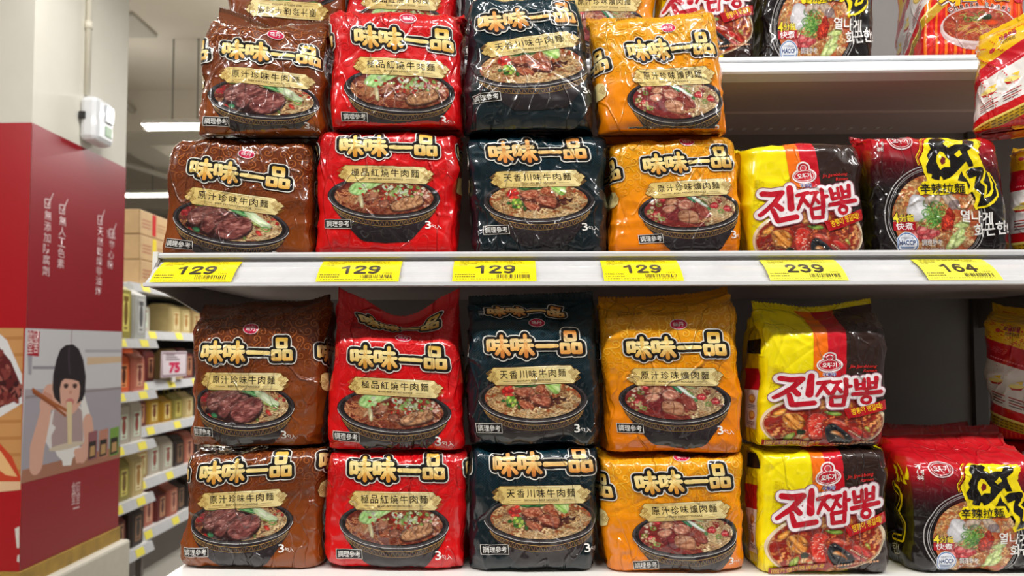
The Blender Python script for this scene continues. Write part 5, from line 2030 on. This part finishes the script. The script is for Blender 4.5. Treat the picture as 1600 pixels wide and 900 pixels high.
# kick plate and feet below, out of the frame
prism('base_plinth', [(.96, 0), (Y_BACK - .001, 0), (Y_BACK - .001, .15), (.96, .15)], 'x', XLB + .01, XR, M_GREYMETAL, unit)

# ------------------------------------------------------------------ price cards on the rail
tl_y, tl_z = Y_LIP - .0035, Z_LIP - .0125
bl_y, bl_z = Y_RAIL - .0005, Z_RAIL + .0055
up = Vector((0, tl_y - bl_y, tl_z - bl_z))
UPL = up.length
up.normalize()
nv = Vector((0, -up.z, up.y))
if nv.y > 0:
    nv = -nv
CARDS = [(258, 380, '129', '味味一品原汁珍味牛肉麵185g', '原汁牛肉麵', (250, 226, 0)), (506, 630, '129', '味味一品極品紅燒牛肉麵181g', '紅燒牛肉麵', (250, 226, 0)),
         (710, 836, '129', '味味一品天香川味牛肉麵179g', '川味牛肉麵', (250, 226, 0)), (937, 1056, '129', '味味一品原汁珍味爌肉麵190g', '爌肉麵', (250, 226, 0)),
         (1185, 1302, '239', '不倒翁金螃蟹海鮮風味拉麵135g*4', '海鮮拉麵', (244, 234, 70)), (1421, 1532, '164', '不倒翁辛辣拉麵120g', '辛辣拉麵', (244, 234, 70))]
CLAB = ['yellow price card reading 129 at the left end of the shelf rail', 'yellow price card reading 129 below the red noodle packs',
        'yellow price card reading 129 below the dark teal noodle packs', 'yellow price card reading 129 below the orange noodle packs',
        'pale yellow price card reading 239 on the shelf rail', 'pale yellow price card reading 164 on the shelf rail']
NINE = [[(.30 + .21 * math.cos(q), .67 + .25 * math.sin(q)) for q in np.linspace(0, 6.2832, 15)], [(.51, .67), (.50, .40), (.42, .18), (.27, .08), (.10, .15)]]
DIGITS = {'1': [[(.10, .70), (.24, .77), (.36, .92), (.36, .07)]],
          '2': [[(.08, .68), (.12, .83), (.26, .92), (.42, .89), (.51, .76), (.46, .58), (.28, .36), (.08, .10)], [(.08, .09), (.54, .09)]],
          '3': [[(.09, .76), (.18, .90), (.34, .93), (.48, .82), (.46, .64), (.26, .54)], [(.26, .53), (.46, .46), (.52, .28), (.42, .11), (.24, .07), (.08, .22)]],
          '4': [[(.42, .07), (.42, .90), (.07, .33), (.58, .33)]], '9': NINE, '6': [[(.60 - x, 1 - y) for x, y in st] for st in NINE]}
for (pa, pb, num, line, sub, colr), lab in zip(CARDS, CLAB):
    xa, xb = on_y(pa, 406, tl_y)[0], on_y(pb, 406, tl_y)[0]
    w = xb - xa
    o3 = Vector((xa, bl_y, bl_z))
    root = empty('price_card', o3)
    tag(root, lab, 'price tag', 'yellow price cards on the shelf rail')
    rng = random.Random(num + line)

    def cmap(V, h, o3=o3):
        V = np.asarray(V)
        q = np.array(o3) + V[:, :1] * np.array((1, 0, 0)) + V[:, 1:] * np.array(up)
        bow = .0012 * np.sin(np.pi * np.clip(V[:, 1] / UPL, 0, 1)) + .0022 * np.sin(np.pi * np.clip(V[:, 1] / UPL, 0, 1))
        return q + np.array(nv) * (h + bow)[:, None]
    k = Ink()
    k.rect(0, .0005, w, UPL - .001, colr, 0)
    k.flat('card', cmap, M_CARD, root, base=.0006, h=.006)
    k = Ink()
    for i, ch in enumerate(num):
        for st in DIGITS[ch]:
            k.stroke([(w * (.265 + .170 * i + .150 * x / .6), UPL * (.29 + .37 * y)) for x, y in st], w * .040, (56, 52, 34), 2, 7)
    k.flat('price_digits', cmap, M_CARD, root, base=.0008, h=.006)
    k = Ink()
    k.text(line, w * .08, UPL * .90, w * .76, (66, 60, 26), 2, h=UPL * .085, left=True)
    k.text(sub, w * .07, UPL * .795, w * .22, (66, 60, 26), 2, h=UPL * .07, left=True)
    k.text('台灣', w * .07, UPL * .70, w * .10, (66, 60, 26), 2, h=UPL * .06, left=True)
    k.text('100g 0.71', w * .76, UPL * .80, w * .20, (66, 60, 26), 2, h=UPL * .06)
    k.text(num + '元', w * .86, UPL * .31, w * .11, (66, 60, 26), 2, h=UPL * .05)
    for j in range(2):
        for i in range(9):
            k.rect(w * (.03 + i * .027), UPL * (.24 - j * .085), w * (.03 + i * .027 + rng.uniform(.012, .024)), UPL * (.27 - j * .085), (80, 74, 30), 2)
    for i in range(26):
        k.rect(w * (.05 + i * .034), UPL * .075, w * (.05 + i * .034 + rng.uniform(.01, .03)), UPL * .09, (96, 90, 36), 2)
    k.flat('fine_print', cmap, M_CARD, root, base=.0008, h=.006)
    k = Ink()
    x = w * .53
    while x < w * .92:
        q = rng.choice([.0006, .0009, .0014])
        k.rect(x, UPL * .12, x + q, UPL * .25, (46, 42, 26), 2)
        x += q + rng.choice([.0006, .0010, .0016])
    k.flat('barcode', cmap, M_CARD, root, base=.0008, h=.006)
# ------------------------------------------------------------------ the packs
G_BR, G_RE, G_TE, G_OR = 'brown beef noodle packs', 'red braised beef noodle packs', 'dark teal beef noodle packs', 'orange pork noodle packs'
G_YE, G_BK, G_CH = 'yellow and brown seafood noodle packs', 'black spicy noodle packs', 'cheese noodle packs'
FLAT = (.004, .062, .0)
YF = 1.020

# middle shelf, lower layer
beef_pack('brown', 'brown noodle pack standing on the middle shelf above the leftmost price card', G_BR, (295, 262), (455, 285), (294, 383), side=[(1.26, .0)],
          tl=(267, 220), tr=(488, 224), bl=(247, 396), br=(488, 396), y0=YF, zb=Z_MID + .002, depth=.10, top=FLAT, seed=21, r=.020, crease=1.0)
beef_pack('red', 'red noodle pack standing on the middle shelf beneath another red one', G_RE, (528, 229), (685, 233), (546, 350), side=[(1.20, 0), (-1.20, 0)], emblem=False,
          tl=(499, 212), tr=(718, 213), bl=(491, 394), br=(711, 396), y0=YF, zb=Z_MID + .002, depth=.10, top=FLAT, seed=22, crease=1.2)
beef_pack('teal', 'dark teal noodle pack standing on the middle shelf beneath another teal one', G_TE, (761, 240), (917, 237), (783, 359), side=[(-1.22, 0)],
          tl=(731, 217), tr=(945, 219), bl=(737, 395), br=(948, 396), y0=YF, zb=Z_MID + .002, depth=.10, top=FLAT, seed=23, crease=1.2)
beef_pack('orange', 'orange noodle pack standing on the middle shelf beneath another orange one', G_OR, (1002, 259), (1144, 249), (1017, 373), side=[(-1.22, -.04)],
          tl=(951, 225), tr=(1152, 218), bl=(955, 396), br=(1165, 397), y0=YF, zb=Z_MID + .002, depth=.10, top=FLAT, seed=24, crease=1.3)
# middle shelf, upper layer
beef_pack('brown', 'brown noodle pack lying on top of the leftmost brown one on the middle shelf', G_BR, (343, 75), (500, 93), (350, 191), side=[(-1.10, -.06)],
          tl=(320, 36), tr=(510, 52), bl=(306, 212), br=(499, 217), y0=YF - .016, depth=.088, top=(.026, .05, .010), ear=.006, dip=.012, lean=.012, seed=31, on=21, r=.018, crease=1.3, wave=.002)
beef_pack('red', 'red noodle pack on the upper layer of the middle shelf, between brown and teal', G_RE, (551, 57), (710, 68), (572, 184), side=[(-1.20, 0)], dpos=(-.52, .40),
          tl=(515, 22), tr=(725, 28), bl=(514, 204), br=(722, 208), y0=YF - .016, depth=.088, top=(.012, .05, .008), ear=.008, dip=.008, lean=.012, seed=32, on=22, crease=1.2, wave=.003)
beef_pack('teal', 'dark teal noodle pack on the upper layer, its top narrower than its base', G_TE, (747, 36), (901, 19), (770, 152), tilt=.03, emblem=False,
          tl=(737, 6), tr=(906, -2), bl=(726, 203), br=(933, 206), y0=YF - .016, depth=.088, top=(.010, .05, .008), lean=.012, seed=33, on=23, crease=1.4, r=.026)
beef_pack('orange', 'orange noodle pack on the upper layer, turned to show its left side', G_OR, (978, 81), (1114, 72), (1006, 204), side=[(-1.20, -.09)],
          tl=(920, 36), tr=(1117, 24), bl=(941, 214), br=(1137, 211), y0=YF - .016, depth=.088, top=(.012, .05, .008), ear=.010, dip=.006, lean=.012, seed=34, on=24, r=.024, crease=1.3)
# right half of the middle shelf
seafood_pack('yellow and brown noodle pack on the middle shelf above the price card 239', G_YE, (1186, 325), (1332, 311), None, lside=False,
             tl=(1158, 232), tr=(1345, 228), bl=(1170, 398), br=(1351, 398), y0=YF + .004, zb=Z_MID + .002, depth=.10, top=(.006, .06, .006), seed=41, crease=1.0)
spicy_pack('black noodle pack on the middle shelf above the price card 164', G_BK,
           tl=(1353, 218), tr=(1558, 222), bl=(1364, 397), br=(1580, 398), y0=YF + .004, zb=Z_MID + .002, depth=.10, top=(.006, .06, .008), ear=.006, seed=42, crease=1.2)
cheese_back_pack('yellow, white and red noodle pack at the right end of the middle shelf, below another', G_CH, .0,
                 tl=(1566, 236), tr=(1672, 230), bl=(1578, 397), br=(1676, 397), y0=YF + .045, y1=YF + .0, zb=Z_MID + .002, depth=.17, top=(.014, .085, .006), seed=43)
cheese_back_pack('yellow, white and red noodle pack at the right edge, in front of the top shelf', G_CH, .20,
                 tl=(1524, 72), tr=(1628, 26), bl=(1523, 216), br=(1632, 218), y0=YF + .010, y1=YF - .030, depth=.09, top=(.020, .045, .012), lean=.004, seed=44, on=43, r=.02, crease=1.2)

# bottom shelf, lower layer
YB = .985
zb1 = Z_BOT + .002
beef_pack('brown', 'brown noodle pack on the bottom shelf at the foot of the leftmost stack', G_BR, (309.5, 741), (458, 731), (306, 863), side=[(-1.12, .02), (1.22, .03)], emblem=False,
          tl=(290, 712), tr=(507, 706), bl=(280, 894), br=(500, 892), y0=YB, zb=zb1, depth=.105, top=FLAT, seed=51, r=.028, crease=1.0)
beef_pack('red', 'red noodle pack on the bottom shelf, lower of its stack', G_RE, (543.5, 734), (696.5, 736), (547, 866), side=[(1.19, 0)], emblem=False,
          tl=(511, 712), tr=(729, 712), bl=(504, 894), br=(728, 894), y0=YB, zb=zb1, depth=.105, top=FLAT, seed=52, crease=1.1)
beef_pack('teal', 'dark teal noodle pack on the bottom shelf, lower of its stack', G_TE, (767.5, 727), (926, 724.5), (784, 858), emblem=False, side=[(-1.21, 0)],
          tl=(737, 708), tr=(934, 706), bl=(733, 894), br=(934, 894), y0=YB, zb=zb1, depth=.105, top=FLAT, seed=53, crease=1.1)
beef_pack('orange', 'orange noodle pack on the bottom shelf, lower of its stack', G_OR, (990, 756), (1143, 749), (1013, 883), side=[(-1.21, -.06)],
          tl=(936, 718), tr=(1161, 715), bl=(947, 894), br=(1168, 894), y0=YB, zb=zb1, depth=.105, top=FLAT, seed=54, crease=1.2)
seafood_pack('yellow and brown noodle pack on the bottom shelf, lower of its stack', G_YE, (1213, 799), (1371, 782), (1245, 886),
             tl=(1183, 708), tr=(1384, 704), bl=(1187, 894), br=(1389, 894), y0=YB, zb=zb1, depth=.105, top=FLAT, seed=55, r=.018, crease=.9)
spicy_pack('black noodle pack on the bottom shelf at the right edge, front row', G_BK, side=True,
           tl=(1416, 728), tr=(1622, 722), bl=(1424, 894), br=(1630, 894), y0=YB + .01, zb=zb1, depth=.115, top=(.030, .085, .012), seed=56, crease=1.2)
# bottom shelf, upper layer
beef_pack('brown', 'brown noodle pack on the upper layer of the bottom shelf, leftmost', G_BR, (313, 551), (459, 551), (326, 676), side=[(1.21, 0)],
          tl=(299, 508), tr=(508, 497), bl=(294, 697), br=(504, 692), y0=YB, depth=.105, top=(.022, .05, .008), ear=.004, seed=61, on=51, r=.034, crease=1.2, wave=.002)
beef_pack('red', 'red noodle pack with raised top corners on the upper layer of the bottom shelf', G_RE, (545, 557), (699, 565.5), (552.5, 682.5), top_brand=(.0, .47, .86), side=[(1.22, 0)], dpos=(-.38, .36),
          tl=(517, 527), tr=(718, 528), bl=(506, 703), br=(721, 705), y0=YB, depth=.105, top=(.036, .04, .014), ear=.022, dip=.018, seed=62, on=52, crease=.9)
beef_pack('teal', 'dark teal noodle pack on the upper layer of the bottom shelf', G_TE, (758, 542), (911, 540), (774, 669), top_brand=(-.05, .44, .84), tilt=.02, side=[(-1.19, 0)], dpos=(-.42, .42),
          tl=(729, 506), tr=(934, 500), bl=(729, 700), br=(936, 701), y0=YB, depth=.105, top=(.030, .045, .012), seed=63, on=53, crease=1.0)
beef_pack('orange', 'orange noodle pack on the upper layer of the bottom shelf', G_OR, (976, 545), (1135, 542.5), (999.5, 669.5), side=[(-1.25, 0)],
          tl=(940, 498), tr=(1154, 484), bl=(950, 706), br=(1160, 708), y0=YB, depth=.105, top=(.020, .05, .010), ear=.006, seed=64, on=54, crease=1.0)
seafood_pack('yellow and brown noodle pack on the upper layer of the bottom shelf', G_YE, (1209, 611), (1375, 609), (1241, 690),
             tl=(1190, 514), tr=(1388, 510), bl=(1185, 701), br=(1381, 700), y0=YB, depth=.105, top=(.026, .05, .010), ear=.006, dip=.004, seed=65, on=55, r=.018, crease=1.0)

# behind, on the bottom shelf
spicy_pack('black noodle pack in the second row of the bottom shelf, red top showing', G_BK,
           tl=(1402, 705), tr=(1554, 705), bl=(1402, 840), br=(1554, 840), y0=1.135, zb=zb1, depth=.11, top=(.022, .07, .012), ear=.006, seed=71)
spicy_pack('black noodle pack in the second row beneath the cheese noodle pack', G_BK,
           tl=(1568, 705), tr=(1745, 705), bl=(1568, 840), br=(1745, 840), y0=1.14, zb=zb1, depth=.11, top=(.012, .07, .004), seed=72)
cheese_back_pack('yellow, white and red noodle pack standing in shade at the back of the bottom shelf', G_CH, -.14,
                 tl=(1532, 505), tr=(1634, 512), bl=(1536, 668), br=(1634, 680), y0=1.19, y1=1.14, depth=.16, top=(.020, .09, .012), ear=.006, seed=73, on=72)

# top shelf
YT, zt1 = 1.158, Z_TOP + .002
beef_pack('brown', 'brown noodle pack standing upside down on the top shelf', G_BR, (513, 64), (378, 57), (505, -60), emblem=False, lite=True,
          tl=(352, -92), tr=(535, -92), bl=(352, 100), br=(535, 100), y0=YT, zb=zt1, depth=.10, top=FLAT, seed=81)
beef_pack('red', 'red noodle pack on the top shelf behind the red stack', G_RE, (562, -42), (695, -38), (566, 80), emblem=False, lite=True,
          tl=(540, -78), tr=(714, -78), bl=(540, 100), br=(714, 100), y0=YT, zb=zt1, depth=.10, top=FLAT, seed=82)
beef_pack('teal', 'dark teal noodle pack on the top shelf behind the teal stack', G_TE, (738, -46), (868, -42), (742, 78), emblem=False, lite=True,
          tl=(718, -78), tr=(846, -78), bl=(718, 100), br=(886, 100), y0=YT, zb=zt1, depth=.10, top=FLAT, seed=83)
beef_pack('orange', 'orange noodle pack on the top shelf behind the orange stack', G_OR, (880, -38), (1012, -38), (884, 84), emblem=False, lite=True,
          tl=(852, -78), tr=(1025, -78), bl=(898, 100), br=(1025, 100), y0=YT, zb=zt1, depth=.10, top=FLAT, seed=84)
seafood_pack('yellow and brown noodle pack on the top shelf', G_YE, (1034, 4), (1166, -8), None, lside=False,
             tl=(1033, -84), tr=(1177, -84), bl=(1033, 100), br=(1179, 100), y0=YT, zb=zt1, depth=.10, top=FLAT, seed=85)
spicy_pack('black noodle pack on the top shelf beside the yellow and brown one', G_BK,
           tl=(1189, -74), tr=(1362, -74), bl=(1187, 100), br=(1369, 100), y0=YT, zb=zt1, depth=.10, top=FLAT, seed=86)
cheese_front_pack('orange cheese noodle pack on the top shelf, its bowl of noodles in front', G_CH,
                  tl=(1442, -84), tr=(1600, -80), bl=(1440, 100), br=(1602, 100), y0=YT, y1=YT - .012, zb=zt1, depth=.11, top=FLAT, seed=87, r=.012)
# ------------------------------------------------------------------ the aisle beyond: shelves and goods, out of focus
XG = on_y(230, 677, 4.1)[0]
X2 = XG - .42
M_GB = mat('far_shelf_back', (70, 64, 60), .7)
far = empty('shelving_unit', (XG - .2, 5.0, 0))
tag(far, 'long white supermarket shelving in the next aisle, running away from the pillar', 'shelving')
ys = 3.86
LV = [on_x(230, q, XG)[1] for q in (449, 521, 601, 671, 752, 832)]
ORD = ['top', 'second', 'third', 'fourth', 'fifth', 'lowest']
box('back_panel', X2 - .02, X2, ys, 7.4, .05, LV[0] + .02, M_GB, far)
YEL = (240, 226, 90)
for i, z in enumerate(LV):
    box('shelf_board', X2, XG - .006, ys, 7.4, z - .022, z + .012, M_WHITE, far)
    prism('price_rail', [(XG - .006, z + .016), (XG + .004, z + .014), (XG + .022, z - .034), (XG - .006, z - .036)], 'y', ys, 7.4, M_RAIL, far)
    for j in range(9):
        yy = ys + .12 + j * .34 + (i % 2) * .09
        prism('price_label', [(XG + .0055, z + .0115), (XG + .0075, z + .0115), (XG + .0215, z - .028), (XG + .0195, z - .028)], 'y', yy, yy + .085, mat('label_yellow', YEL, .5), far)

box('base_plinth', X2, XG - .06, ys, 7.4, 0, LV[-1] - .03, M_GREYMETAL, far)
box('upright', X2 - .02, XG - .1, ys - .012, ys, .0, LV[0] + .02, M_WHITE, far)


def soft_pack(x0, x1, y0, y1, z, h, body, panel, top, name, label, cat, group, handle=False, lab=None):
    """A paper or film pack: slightly bulged body with a pinched top and a printed panel on the side that faces the aisle."""
    root = empty(name, ((x0 + x1) / 2, (y0 + y1) / 2, z))
    tag(root, label, cat, group)
    bm = bmesh.new()
    ym, dy = (y0 + y1) / 2, (y1 - y0) / 2
    xm, dx = (x0 + x1) / 2, (x1 - x0) / 2
    prof = [(0, .96, .96), (.06, 1, 1), (.5, 1.0, 1.0), (.78, .99, .97), (.90, .95, top), (1.0, .93, top * .6)]
    rings = []
    for t, fy, fx in prof:
        c = .18
        ring = []
        for sx, sy in ((1, -1), (1, 1), (-1, 1), (-1, -1)):
            for a, b in (((1, 1 - c), (1 - c, 1)) if (sx * sy > 0) else ((1 - c, 1), (1, 1 - c))):
                ring.append(bm.verts.new((xm + sx * dx * fx * a, ym + sy * dy * fy * b, z + h * t)))
        rings.append(ring)
    for a, b in zip(rings[:-1], rings[1:]):
        for q in range(8):
            bm.faces.new((a[q], a[(q + 1) % 8], b[(q + 1) % 8], b[q]))
    bm.faces.new(rings[0][::-1])
    bm.faces.new(rings[-1])
    bm_obj('body', bm, body, root)
    k = Ink()
    k.rect(-.6, .12, .6, .72, panel[0], 0)
    k.ell(0, .42, .36, .20, panel[1], 1, 18)
    k.rect(-.45, .60, .45, .68, panel[1], 1)
    k.rect(-.3, .16, .3, .19, panel[1], 1)
    k.flat('front_label', lambda V, hh: np.stack([np.full(len(V), x1 + .0006) + hh, ym + V[:, 0] * dy * .8, z + h * V[:, 1]], 1), M_GOODS, root, base=.0008)
    if handle:
        tube('handle', [(xm, ym - dy * .5, z + h * .99), (xm, ym - dy * .35, z + h * 1.18), (xm, ym + dy * .35, z + h * 1.18), (xm, ym + dy * .5, z + h * .99)], .006, body, root, 6)
    return root


def goods(row, z, y0, y1, w, h, styles, noun, cat, name, top=.5, handle=False, gap=.006, where=None):
    y, n = y0, 0
    rng = random.Random(row * 7 + 1)
    NTH = ['first', 'second', 'third', 'fourth', 'fifth', 'sixth', 'seventh', 'eighth', 'ninth', 'tenth', 'eleventh', 'twelfth', 'thirteenth', 'fourteenth', 'fifteenth', 'sixteenth']
    while y + w <= y1:
        s = styles[n % len(styles)]
        body, pn, cname = s
        hh = h * rng.uniform(.93, 1.05)
        soft_pack(XG - .20, XG - .025 - rng.uniform(0, .02), y + gap, y + w - gap, z + .0125, hh, mat('pack_' + cname.replace(' ', '_'), body, .5), pn, top, name,
                  '%s %s, %s from the near end of %s' % (cname, noun, NTH[n], where), cat, '%s on %s' % (noun + 's', where), handle)
        y += w
        n += 1


CRE, TAN, OLV = ((198, 176, 118), ((236, 220, 170), (170, 120, 50)), 'cream'), ((172, 142, 92), ((206, 200, 150), (150, 90, 40)), 'tan'), ((150, 138, 62), ((220, 206, 110), (120, 90, 30)), 'olive yellow')
GLD, MAR, DRK = ((180, 136, 24), ((236, 214, 140), (120, 60, 30)), 'golden'), ((110, 40, 36), ((206, 150, 110), (80, 30, 30)), 'maroon'), ((54, 40, 36), ((150, 110, 80), (40, 30, 28)), 'dark brown')
WHT, PNK, ORG = ((190, 180, 164), ((214, 226, 206), (150, 70, 60)), 'white'), ((190, 110, 90), ((226, 170, 140), (120, 50, 46)), 'terracotta'), ((222, 96, 44), ((240, 150, 90), (90, 40, 24)), 'orange')
SIL = ((176, 176, 172), ((206, 206, 204), (90, 90, 90)), 'silver grey')
goods(1, LV[1], ys + .02, 4.35, .16, .19, [SIL, WHT, OLV], 'film bag', 'bag', 'snack_bag', .25, where='the second far shelf')
goods(2, LV[1], 4.42, 6.6, .15, .17, [CRE, CRE, TAN], 'carton', 'carton', 'food_carton', .9, where='the second far shelf, past the bags')
goods(3, LV[2], ys + .02, 4.25, .12, .20, [ORG, PNK, MAR], 'box', 'box', 'food_box', .9, where='the third far shelf')
goods(4, LV[2], 4.5, 6.4, .14, .19, [TAN, MAR, DRK], 'pouch', 'pouch', 'food_pouch', .5, where='the third far shelf past the boxes')
goods(5, LV[3], ys + .02, 6.2, .155, .165, [WHT, MAR, GLD, GLD, OLV, CRE, DRK], 'gift bag', 'gift bag', 'gift_bag', .6, True, where='the fourth far shelf')
goods(6, LV[4], ys + .02, 6.0, .16, .20, [WHT, TAN, WHT, WHT, DRK, PNK, DRK], 'noodle box', 'box', 'noodle_box', .8, where='the fifth far shelf')
goods(7, LV[5], ys + .02, 5.8, .14, .20, [DRK, DRK, PNK, MAR, PNK, DRK], 'wrapped parcel', 'parcel', 'wrapped_parcel', .4, where='the lowest far shelf')

# cardboard cartons stacked on the top board
M_CARTON = mat('cardboard', (190, 156, 112), .75, 0, .05, 20, .05)
TAPES = [('red', (196, 40, 40)), ('yellow', (230, 206, 60)), ('green', (30, 130, 80))]
zc = LV[0] + .0125
hc = (on_x(215, 320, XG)[1] - zc) / 3 - .004
COLS = [(4.02, 4.36, 'nearest column'), (4.375, 4.72, 'second column'), (4.735, 5.08, 'third column'), (5.1, 5.45, 'fourth column')]
for ci, (a, b, cn) in enumerate(COLS):
    for lv in range(3):
        z = zc + lv * (hc + .003)
        nm, tc_ = TAPES[(2 - lv) if ci == 0 else (0 if lv == 2 else (1 if lv == 1 else 2))]
        r = empty('cardboard_carton', (XG - .2, (a + b) / 2, z))
        tag(r, '%s cardboard carton, %s tape, %s of the stack on the far shelving' % (['lowest', 'middle', 'topmost'][lv], nm, cn), 'carton', 'cardboard cartons on the top board')
        j = .004 * ((lv * 5 + ci * 3) % 4)
        box('carton', XG - .38, XG - .02 - j, a, b, z, z + hc, M_CARTON, r, bevel=.006)
        ym = (a + b) / 2
        box('tape', XG - .0205 - j, XG - .019 - j, ym - .022, ym + .022, z + hc * .08, z + hc - .006, mat('tape_' + nm, tc_, .4), r)
        k = Ink()
        for t in range(3):
            k.rect(a + .03, z + hc * (.3 + t * .14), ym - .04, z + hc * (.36 + t * .14), (176, 120, 90), 0)
            k.rect(ym + .04, z + hc * (.3 + t * .14), b - .03, z + hc * (.36 + t * .14), (176, 130, 90), 0)
        k.flat('printed_marks', lambda V, hh, j=j: np.stack([XG - .0196 - j + hh, V[:, 0], V[:, 1]], 1), M_GOODS, r)

# price board clipped to the third shelf
ya, yb = on_x(252, 570, XG + .03)[0], on_x(291, 570, XG + .03)[0]
za, zb2 = on_x(270, 589, XG + .03)[1], on_x(270, 549, XG + .03)[1]
r = empty('price_board', (XG + .03, (ya + yb) / 2, za))
tag(r, 'white price board with a red 75 clipped to the next aisle shelf', 'price sign')
box('board', XG + .026, XG + .032, ya, yb, za, zb2, mat('board_white', (226, 214, 220), .4), r)
k = Ink()
w, h = yb - ya, zb2 - za
k.ribbon([(ya + .01, za + .01), (yb - .01, za + .01), (yb - .01, zb2 - .01), (ya + .01, zb2 - .01), (ya + .01, za + .01)], .010, (150, 120, 134), 0)
k.text('75', ya + w * .5, za + h * .36, w * .44, (206, 20, 80), 1, h=h * .42, bold=.06)
for t in range(3):
    k.rect(ya + w * .15, zb2 - h * (.16 + t * .09), ya + w * (.5 + .1 * t), zb2 - h * (.12 + t * .09), (120, 100, 110), 1)
k.flat('printing', lambda V, hh: np.stack([XG + .0325 + hh, V[:, 0], V[:, 1]], 1), M_GOODS, r)
box('clip', XG + .02, XG + .031, (ya + yb) / 2 - .02, (ya + yb) / 2 + .02, za - .03, za + .004, M_WHITE, r)

# end bay of the far run, nearer to the pillar, its boards at other heights
XN = on_y(203, 615, 3.55)[0]
yn0, yn1 = 3.20, 3.80
near = empty('shelving_unit', (XN - .2, 3.5, 0))
tag(near, 'short white shelving bay between the pillar and the next aisle', 'shelving')
NL = [on_x(205, q, XN)[1] for q in (534, 617, 698, 786, 866)]
box('back_panel', XN - .42, XN - .40, yn0, yn1, .02, NL[0] + .45, M_GB, near)
for i, z in enumerate(NL):
    box('shelf_board', XN - .40, XN - .006, yn0, yn1, z - .02, z + .012, M_WHITE, near)
    prism('price_rail', [(XN - .006, z + .016), (XN + .004, z + .014), (XN + .02, z - .030), (XN - .006, z - .032)], 'y', yn0, yn1, M_RAIL, near)
    for yy in (3.40, 3.62):
        prism('price_label', [(XN + .0055, z + .0115), (XN + .0075, z + .0115), (XN + .0195, z - .024), (XN + .0175, z - .024)], 'y', yy, yy + .08, mat('label_yellow', YEL, .5), near)
for yy in (yn0 + .01, yn1 - .01):
    box('upright', XN - .40, XN - .36, yy - .01, yy + .01, 0, NL[0] + .45, M_WHITE, near)
for s_ in (yn0 + .03, yn1 - .03):
    box('foot', XN - .06, XN - .03, s_ - .012, s_ + .012, 0, NL[-1] - .02, M_GREYMETAL, near)
XGs = XG
XG = XN
goods(11, NL[0], 3.36, yn1, .14, .30, [SIL, OLV, SIL], 'tall film bag', 'bag', 'snack_bag', .2, where='the short bay, highest board')
goods(12, NL[1], 3.36, yn1, .14, .20, [ORG, ORG, PNK], 'noodle tray', 'tray', 'noodle_tray', .9, where='the short bay, second board')
goods(13, NL[2], 3.36, yn1, .14, .20, [MAR, WHT, WHT], 'food tin', 'tin', 'food_tin', .95, where='the short bay, third board')
goods(14, NL[3], 3.36, yn1, .14, .22, [CRE, OLV, CRE], 'soup pouch', 'pouch', 'soup_pouch', .6, where='the short bay, fourth board')
goods(15, NL[4], 3.36, yn1, .14, .20, [DRK, MAR, DRK], 'dark parcel', 'parcel', 'wrapped_parcel', .6, where='the short bay, lowest board')
XG = XGs
bpy.data.objects.remove(_to)
